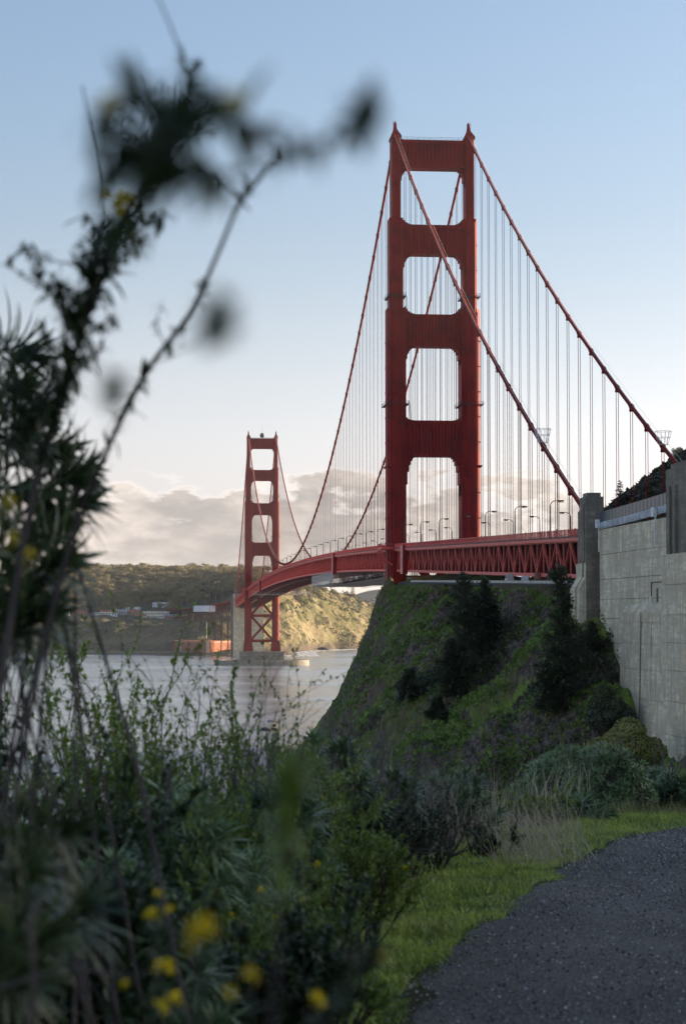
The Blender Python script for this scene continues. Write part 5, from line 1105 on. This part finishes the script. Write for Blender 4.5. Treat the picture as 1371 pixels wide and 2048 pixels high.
echium(560, 10.5, 1520, 200, 34, 'dark rosette plant behind the blurred shoot', 'b', 1.0, 6)
echium(590, 7.6, 1935, 130, 10, 'small rosette plant at the bottom in the grass', 'a', .7)
echium(330, 6.0, 1800, 330, 40, 'blurred dark rosette bush at the bottom left', 'b', .8)
def shrub(px, D, top, wpx, label, seed, leaf='leaf_brush', stem='twig', nst=9, depth_=3, leafn=26, leafL=.022, name='leafy_shrub', spread=1., bare=0., flowers=0, dz=0., fullness=.35, cat='bush', leafpart='foliage'):
    g = np.random.default_rng(seed); b = G(lat(px, D), D, dz); h = ztop(top, D)-b[2]; w = wpx/FPX*D/2; o = empty(name, b); st = MB(); tips = []
    def grow(p0, d, L, r, lev):
        n_ = 4; pts = [p0]; dd = d.copy()
        for i in range(n_): dd = dd+g.normal(size=3)*.14+[0, 0, .05]; dd /= np.linalg.norm(dd); pts.append(pts[-1]+dd*L/n_)
        st.tube(pts, np.linspace(r, r*.45, n_+1), 4 if lev < 2 else 3, False)
        if lev >= depth_: tips.append((pts, dd)); return
        if lev >= 1 and g.random() < fullness: tips.append((pts[2:], dd))
        for k_ in range(3 if lev == 0 else g.integers(2, 4)):
            u = .4+.6*g.random(); q_ = np.array([np.interp(u*n_, range(n_+1), [p_[j] for p_ in pts]) for j in range(3)]); nd = dd+g.normal(size=3)*.42*spread+[0, 0, .12]; nd /= np.linalg.norm(nd); grow(q_, nd, L*(.5+.25*g.random()), r*.55, lev+1)
    for i in range(nst):
        a = g.random()*6.28; rr = w*(.2+.8*g.random()); tip = np.array([rr*math.cos(a), rr*math.sin(a)*.7, h*(.62+.3*g.random())]); d = tip/np.linalg.norm(tip); grow(np.array([.06*math.cos(a), .06*math.sin(a), -.08]), d, np.linalg.norm(tip)*.62, .011, 0)
    V = np.concatenate(st.V); zm = np.percentile(V[:, 2], 99.3); f = h/zm
    for v_ in st.V: v_ *= [1, 1, f]
    st.build('stems', stem, o)
    if leafn and bare < 1:
        lf = MB(); O = []; Dd = []
        for pts, dd in tips:
            if g.random() < bare: continue
            k_ = max(3, int(leafn*(.5+g.random()))); u = g.random(k_)**.6*(len(pts)-1); P_ = np.array(pts); q_ = np.stack([np.interp(u, range(len(pts)), P_[:, j]) for j in range(3)], 1); O.append(q_*[1, 1, f]); Dd.append(dd*.55+g.normal(size=(k_, 3))*.75)
        O = np.concatenate(O); Dd = np.concatenate(Dd); k_ = len(O); lf.inst(LEAFV*[.5, 1, 1], LEAFF, frame(Dd, g)*(leafL*(.6+.8*g.random(k_)))[:, None, None], O); lf.build(leafpart, leaf, o)
    for i in range(flowers):
        pts, dd = tips[g.integers(len(tips))]; q_ = np.array(pts[-1])*[1, 1, f]; fl = link('flower', flower_me, None, o, q_); sc = .8+.6*g.random(); fl.scale = (sc, sc, sc); fl.rotation_euler = (g.normal()*.4, g.normal()*.4, g.random()*6)
    return tag(o, label, cat)
mb = MB(); n_ = 46; d = gF.normal(size=(n_, 3))+[0, 0, .9]; mb.inst(LEAFV*[.55, 1, 1], LEAFF, frame(d, gF)*(.014+.006*gF.random(n_))[:, None, None], d*.002); flower_me = mb.mesh('flower'); flower_me.materials.append(M['petal'])
# tall open shrubs in front of the water
shrub(120, 11.5, 1262, 260, 'tall leafy shrub standing before the water at the far left', 101, nst=11, leafn=28, leafL=0.037, spread=1.)
shrub(285, 12.3, 1300, 250, 'tall twiggy shrub before the water, left of the bare-tipped one', 102, nst=11, leafn=22, leafL=0.035, bare=.15)
shrub(410, 12.0, 1295, 260, 'bare-tipped twiggy shrub before the far tower reflection', 103, nst=12, leafn=20, leafL=0.035, bare=.4, spread=1.15)
shrub(500, 13.0, 1350, 220, 'twiggy green shrub below the far tower', 104, nst=12, leafn=22, leafL=0.035, bare=.15)
shrub(565, 14.0, 1395, 150, 'upright leafy shrub in front of the water, nearest the cliff', 105, nst=8, leafn=27, leafL=0.035, bare=.2)
shrub(215, 10.4, 1405, 300, 'dense leafy shrub low at left before the water', 106, nst=13, leafn=27, leafL=0.033, bare=.2)
shrub(430, 11.0, 1450, 320, 'dense mixed shrub with grey stems in the middle left', 107, 'leaf_brush', 'twig_grey', nst=16, leafn=20, leafL=0.030, bare=.15)
shrub(330, 13.5, 1330, 420, 'leafless tangle of dark twigs before the water', 108, nst=14, leafn=0, bare=1., spread=1.2, name='bare_shrub')
shrub(560, 15.0, 1420, 300, 'leafless grey twigs beside the cliff edge', 109, stem='twig_grey', nst=16, leafn=0, bare=1., name='bare_shrub')
shrub(690, 16.0, 1385, 170, 'tall thin dead stalks in front of the cliff', 110, stem='twig_grey', nst=9, depth_=2, leafn=0, bare=1., name='bare_shrub', spread=.5)
shrub(705, 11.2, 1650, 250, 'small-leaved green bush beside the grass, with yellow flowers', 111, 'leaf_brush', nst=18, leafn=44, leafL=0.021, flowers=7, fullness=.9)
shrub(620, 10.2, 1730, 240, 'small-leaved green bush low beside the verge', 112, 'leaf_brush', nst=16, leafn=40, leafL=0.020, flowers=3, fullness=.9)
shrub(862, 16.8, 1560, 300, 'dark bare twisted shrub in the middle, next to the verge', 113, 'leaf_dark', nst=18, depth_=4, leafn=8, leafL=0.025, bare=.75, name='bare_shrub', spread=1.25)
shrub(800, 15.6, 1580, 220, 'dark twiggy bush left of the twisted shrub', 114, 'leaf_dark', nst=14, leafn=27, leafL=0.027, bare=.2)
shrub(985, 18.0, 1650, 110, 'small dark leafy shrub at the edge of the verge', 115, 'leaf_dark', nst=9, leafn=37, leafL=0.022, fullness=.8)
shrub(1060, 21.5, 1575, 190, 'yellow-green low bush left of the large rosette bush', 116, 'leaf_brush', nst=14, leafn=37, leafL=0.025, fullness=.9)
shrub(1330, 25.0, 1580, 130, 'low shrub with a few yellow flowers at the right edge', 117, 'leaf_dark', nst=12, leafn=30, leafL=0.027, flowers=5, fullness=.8)
shrub(60, 8.0, 1480, 300, 'dark dense shrub at the left edge, middle height', 118, 'leaf_dark', nst=14, leafn=47, leafL=0.037, fullness=.8)
shrub(160, 6.0, 1640, 380, 'blurred dark shrub at the lower left', 119, 'leaf_dark', nst=14, leafn=44, leafL=0.037, fullness=.8, flowers=4)
shrub(520, 7.0, 1820, 330, 'blurred dark green shrub at the bottom, left of the grass', 120, 'leaf_dark', nst=14, leafn=44, leafL=0.030, fullness=.9, flowers=3)
shrub(640, 8.2, 1800, 200, 'small twiggy green plant at the edge of the grass', 121, 'leaf_brush', nst=10, leafn=27, leafL=0.022, fullness=.7)
shrub(600, 12.5, 1450, 240, 'leafy green shrub between the water and the cliff foot', 122, 'leaf_brush', nst=16, leafn=34, leafL=.026, fullness=.8, flowers=3)
shrub(330, 10.0, 1520, 300, 'leafy mid-green shrub under the tall twigs at left', 123, 'leaf_brush', nst=16, leafn=34, leafL=.026, fullness=.8, flowers=2)
shrub(740, 14.5, 1600, 200, 'dense dark leafy bush left of the twisted shrub, lower down', 124, 'leaf_dark', nst=14, leafn=34, leafL=.024, fullness=.9)
shrub(480, 8.0, 1640, 260, 'mid-green leafy bush at lower centre left', 125, 'leaf_brush', nst=14, leafn=34, leafL=.022, fullness=.9, flowers=4)
# close, blurred plants: built stem by stem where they grow beside the viewer
def shoot(name, pts, r0, label, leaves=None, flowers=(), parent=None, leaf='leaf_dark', stem='twig', seed=0, cat='branch', k=1.0):
    """pts (px,py,D) along the stem; leaves = [(from, to, count, length, width)] as fractions of the stem"""
    g = np.random.default_rng(seed); Q = np.array([P(p_[0], p_[1], p_[2]*k) for p_ in pts]); r0 = r0*k; tt = np.linspace(0, len(Q)-1, 6*len(Q)); C_ = np.stack([np.interp(tt, range(len(Q)), Q[:, j]) for j in range(3)], 1)
    for _ in range(3): C_[1:-1] = (C_[:-2]+2*C_[1:-1]+C_[2:])/4
    o = parent if parent is not None else empty(name, C_[0]); base = np.array(o.location)
    mb = MB(); mb.tube(C_-base, np.linspace(r0, r0*.4, len(C_)), 6)
    if parent is None:                                             # the foot of the stem reaches down into the soil
        rel = C_[0]-CAM; ft = G(float(rel@RT)-.08, float(rel@FH)+.05, -.05); mb.tube(np.array([ft, (ft+C_[0])/2+[.03, 0, 0], C_[0]])-base, [r0*1.3, r0*1.1, r0], 6)
    mb.build('stem', stem, o)
    if leaves:
        lf = MB()
        for (a, b, k_, L, W) in leaves:
            u = (a+(b-a)*g.random(k_))*(len(C_)-1); q_ = np.stack([np.interp(u, range(len(C_)), C_[:, j]) for j in range(3)], 1)-base
            tn = np.gradient(C_, axis=0); td = np.stack([np.interp(u, range(len(C_)), tn[:, j]) for j in range(3)], 1); td /= np.linalg.norm(td, axis=1)[:, None]
            d = td*.6+g.normal(size=(k_, 3))*.6; Ls = k*L*(.6+.7*g.random(k_)); lf.inst(SLV, SLQ, frame(d, g)*np.stack([np.full(k_, W*k), Ls, Ls], 1)[:, None, :], q_)
        lf.build('leaves', leaf, o)
    for (px, py, D, sc) in flowers:
        f_ = link('flower', flower_me, None, o, P(px, py, D*k)-base); f_.scale = (sc*k*.8, sc*k*.8, sc*k*.8); f_.rotation_euler = (g.normal()*.5, g.normal()*.5, g.random()*6)
    if parent is None: tag(o, label, cat)
    return o
# tall flowering plant at the left: stems rise from the ground out of the picture and fan out against the sky
tall = shoot('flowering_shrub', [(-120, 2300, 2.3), (-20, 1500, 2.4), (60, 1000, 2.5), (170, 640, 2.5), (235, 480, 2.4), (330, 300, 2.2), (400, 120, 2.0)], .006, 'tall blurred flowering shrub reaching up the left side against the sky', [(.36, .72, 170, .034, .0085), (.72, 1., 60, .020, .004)], [(250, 410, 2.2, .9), (215, 400, 2.2, .7)], seed=1, k=1.5, cat='shrub')
shoot('', [(60, 1000, 2.5), (170, 640, 2.5), (210, 420, 2.4), (165, 170, 2.3)], .0022, '', [(.3, .6, 90, .026, .005)], parent=tall, seed=2, k=1.5)
shoot('', [(170, 640, 2.45), (250, 420, 2.2), (330, 290, 2.0), (385, 180, 2.0), (345, 60, 1.9), (300, -40, 1.8)], .0018, '', [(.35, .7, 60, .018, .003)], parent=tall, seed=3, k=1.5)
for i in range(40): a = -1.35+2.7*(i/39); shoot('', [(300+4*gF.normal(), 330+60*gF.random(), 2.1), (330+55*math.sin(a)+8*gF.normal(), 280-30*gF.random(), 2.05), (315+130*math.sin(a), 300-150*math.cos(a)*(.5+.6*gF.random()), 2.0)], .0009, '', [(.3, 1., 8, .012, .002)], parent=tall, seed=30+i, k=1.5)
for i in range(40):
    u = gF.random(); x0, y0 = 40+200*u, 920-430*u; dx, dy = 75*gF.normal()-20, -40-90*gF.random()
    shoot('', [(x0, y0, 2.5), (x0+dx*.5+10*gF.normal(), y0+dy*.55, 2.45), (x0+dx, y0+dy, 2.4)], .0012, '', [(.1, 1., 30, .022, .0055)], parent=tall, seed=160+i, k=1.5)
shoot('', [(300, 360, 1.15), (330, 250, 1.1), (430, 190, 1.05), (500, 250, 1.0), (570, 300, 1.0), (660, 285, .95), (720, 250, .92), (740, 195, .9)], .0022, '', [(.05, .45, 50, .024, .008), (.55, .84, 26, .014, .005), (.84, 1., 46, .016, .007)], [(468, 205, 1.0, .45), (215, 210, 1.1, .45)], parent=tall, seed=90, leaf='leaf_dark')
shoot('', [(330, 370, 1.15), (420, 350, 1.1), (520, 340, 1.05), (600, 300, 1.0)], .0018, '', [(.1, .9, 16, .014, .004)], parent=tall, seed=91)
for i, (a_, b_, c_) in enumerate((((330, 330), (250, 290), (195, 220)), ((340, 300), (300, 230), (240, 190)), ((320, 350), (260, 340), (200, 330)), ((330, 320), (380, 270), (420, 220)), ((300, 420), (250, 430), (215, 460)), ((310, 360), (390, 350), (440, 370)))): shoot('', [(*a_, 1.12), (*b_, 1.05), (*c_, 1.0)], .0013, '', [(.1, 1., 30, .025, .008)], parent=tall, seed=120+i)
b2 = shoot('arching_branch', [(-60, 2200, 3.0), (60, 1400, 3.1), (150, 1050, 3.1), (235, 850, 3.0), (300, 730, 2.9), (380, 630, 2.7), (430, 520, 2.5), (475, 410, 2.3), (555, 310, 2.1)], .0055, 'arching leafy branch crossing the pale sky at left', [(.30, .48, 60, .030, .006), (.55, .62, 26, .026, .005), (.66, .70, 14, .02, .005), (.86, .92, 16, .018, .005), (.96, 1., 14, .018, .005)], seed=4, k=1.3)
shoot('', [(330, 690, 2.8), (310, 650, 2.75), (325, 600, 2.7)], .0012, '', [(.3, 1., 10, .018, .004)], parent=b2, seed=5, k=1.3); shoot('', [(300, 730, 3.6), (390, 690, 2.0), (438, 635, .72)], .0012, '', [(.94, 1., 60, .012, .007)], parent=b2, seed=6)
shoot('', [(480, 400, 2.3), (450, 370, 2.25), (430, 340, 2.2)], .0012, '', [(.5, 1., 12, .015, .004)], parent=b2, seed=7, k=1.3); shoot('', [(235, 850, 3.0), (225, 800, 1.7), (230, 770, .9)], .0012, '', [(.92, 1., 44, .011, .006)], parent=b2, seed=8)
# spiky plant at the left edge; backlit darkness put into its leaf colour
sp_o = empty('spiky_plant', G(lat(40, 5.0), 5.0)); base = np.array(sp_o.location); tag(sp_o, 'dark spiky rosette plant filling the left edge above the shrubs', 'plant')
spots = [(90, 905, 3.4, 1.25), (30, 870, 3.3, 1.2), (125, 960, 3.3, 1.15), (40, 985, 3.2, 1.3), (150, 1010, 3.3, 1.0), (90, 1060, 3.2, 1.2), (30, 1095, 3.1, 1.3), (100, 1130, 3.0, 1.15), (30, 1180, 3.0, 1.25), (160, 940, 3.5, .8), (15, 780, 3.3, 1.1), (25, 710, 3.4, 1.0), (60, 820, 3.4, .9), (70, 1215, 2.9, 1.0), (20, 1260, 2.9, 1.2), (110, 1660, 3.0, 1.0), (30, 1760, 2.8, 1.2), (150, 1830, 3.0, 1.0), (60, 1880, 2.7, 1.1), (20, 1960, 2.6, 1.1)]
st = MB()
for i, (px, py, D, sc) in enumerate(spots):
    kk = 1.7 if py < 1280 else 1.25; D, sc = D*kk, sc*kk
    q_ = P(px, py, D)-base; r_ = link('rosette', ros['c'][i % 4], None, sp_o, q_); r_.scale = (sc*.66,)*3; d = Vector(RT*(.9+.5*gF.random()) + np.array([0, 0, .45*gF.normal()]) - FH*.3*gF.normal()); r_.rotation_mode = 'QUATERNION'; r_.rotation_quaternion = d.normalized().to_track_quat('Z', 'Y') @ Matrix.Rotation(gF.random()*6, 3, 'Z').to_quaternion()
    b0 = np.array([.35*gF.normal(), .35*gF.normal(), 0]); st.tube([b0, b0*.5+q_*[.5, .5, .6], q_], [.006, .005, .003], 5)
st.build('stems', 'twig', sp_o)
for px, py, D in ((20, 1010, 2.2), (25, 1085, 2.2), (60, 1115, 2.3)): f_ = link('flower', flower_me, None, sp_o, P(px, py, D)-base); f_.scale = (.5,)*3
# blurred shoot in front of the middle bushes, and yellow-flowered plants at the bottom
shoot('leafy_shoot', [(520, 2600, 1.35), (545, 2050, 1.35), (560, 1800, 1.35), (575, 1640, 1.35), (590, 1500, 1.35)], .0022, 'out-of-focus green shoot standing in front of the middle bushes', [(.45, .75, 34, .022, .007), (.7, .97, 56, .024, .008)], seed=11, leaf='leaf_brush', cat='plant')
shoot('yellow_flower', [(330, 2700, 1.9), (370, 2250, 1.9), (400, 1880, 1.9)], .0022, 'large blurred yellow flower at the bottom, left of the green shoot', [(.5, .95, 40, .022, .006)], [(400, 1866, 1.5, .8), (388, 1885, 1.5, .6), (412, 1855, 1.5, .6)], seed=12, cat='flower')
shoot('yellow_flower', [(260, 2700, 3.0), (300, 2200, 3.0), (318, 1800, 3.0)], .0022, 'small yellow flowers in a pair above the large blurred one', [(.4, .95, 46, .028, .006)], [(318, 1790, 3.0, .55), (302, 1833, 3.0, .8), (338, 1820, 3.0, .5), (310, 1836, 3.0, .6)], seed=13, cat='flower')
shoot('yellow_flower', [(270, 2700, 2.7), (310, 2300, 2.7), (330, 1955, 2.7)], .0022, 'bright yellow flower low at the bottom left', [(.4, .95, 60, .028, .006)], [(325, 1940, 2.7, .95), (335, 1934, 2.7, .7), (250, 1972, 2.7, .5), (345, 2005, 2.6, .95), (320, 2018, 2.6, .8)], seed=14, cat='flower')
shoot('yellow_flower', [(560, 2700, 2.5), (600, 2300, 2.5), (630, 2010, 2.5)], .0022, 'yellow flower at the bottom edge of the grass', [(.5, .95, 30, .026, .006)], [(632, 2006, 2.5, .85)], seed=15, cat='flower')
shoot('yellow_flower', [(520, 2700, 1.8), (600, 2150, 1.8), (700, 1950, 1.8), (762, 1905, 1.8)], .0018, 'dark leafy stem with one yellow bud over the grass', [(.55, .98, 46, .022, .006)], [(763, 1912, 1.8, .32)], seed=16, cat='flower')
shoot('yellow_flower', [(470, 2700, 2.0), (490, 2300, 2.0), (500, 1960, 2.0)], .002, 'faint blurred yellow flower at the bottom centre left', [(.4, .95, 36, .022, .006)], [(500, 1955, 1.7, .5), (455, 1990, 1.7, .45)], seed=17, cat='flower')
shoot('fallen_branch', [(-60, 1990, 3.0), (60, 1960, 2.8), (150, 1930, 2.6), (260, 1960, 2.5), (330, 1930, 2.5)], .0035, 'dark blurred branch lying among the leaves at the bottom left', None, seed=18, stem='twig')
shoot('woody_stem', [(30, 2200, 3.2), (70, 1980, 3.0), (60, 1830, 2.9), (120, 1750, 2.9)], .006, 'thick grey blurred stem at the left bottom corner', None, seed=19, stem='twig_grey')
# small hut on a rock off the cliff foot
q_ = P(545, 1461, 885.); rk = link('sea_rock', rock_mesh('sea_rock', 545, 6., .3), 'sea_rock', loc=(q_[0], q_[1], -.5)); tag(rk, 'low dark rock under the small pale hut in the near water', 'rock', 'rocks in the surf')
o = empty('shore_hut', (q_[0], q_[1], .6), .3); tag(o, 'small pale hut on a rock in the water, seen through the shrubs', 'hut')
mb = MB(); mb.box(-1.9, 1.9, -1.9, 1.9, -1, 3.0); mb.build('wall', 'cream_wall', o); mb = MB(); mb.prism([(-2.4, 3.0), (2.4, 3.0), (0, 4.0)], -2.4, 2.4, 1); mb.build('roof', 'grey_roof', o); mb = MB(); mb.box(-.6, .6, -2.05, -1.92, 1.0, 2.2); mb.build('window', 'window_glass', o)

# ------------------------------------------------------------------ air over the strait
haze_m = bpy.data.materials.new('haze_air'); haze_m.use_nodes = True; ht = haze_m.node_tree; ht.nodes.clear()
pv = ht.nodes.new('ShaderNodeVolumePrincipled'); pv.inputs['Color'].default_value = (.90, .94, 1., 1); pv.inputs['Density'].default_value = 0.000022; pv.inputs['Anisotropy'].default_value = .35
ho = ht.nodes.new('ShaderNodeOutputMaterial'); ht.links.new(pv.outputs[0], ho.inputs['Volume'])
mb = MB(); mb.box(-9100, 9100, -3100, 12600, -40, 262); hz = mb.build('haze', haze_m); tag(hz, kind='stuff', label='thin pale haze over the strait', cat='haze')
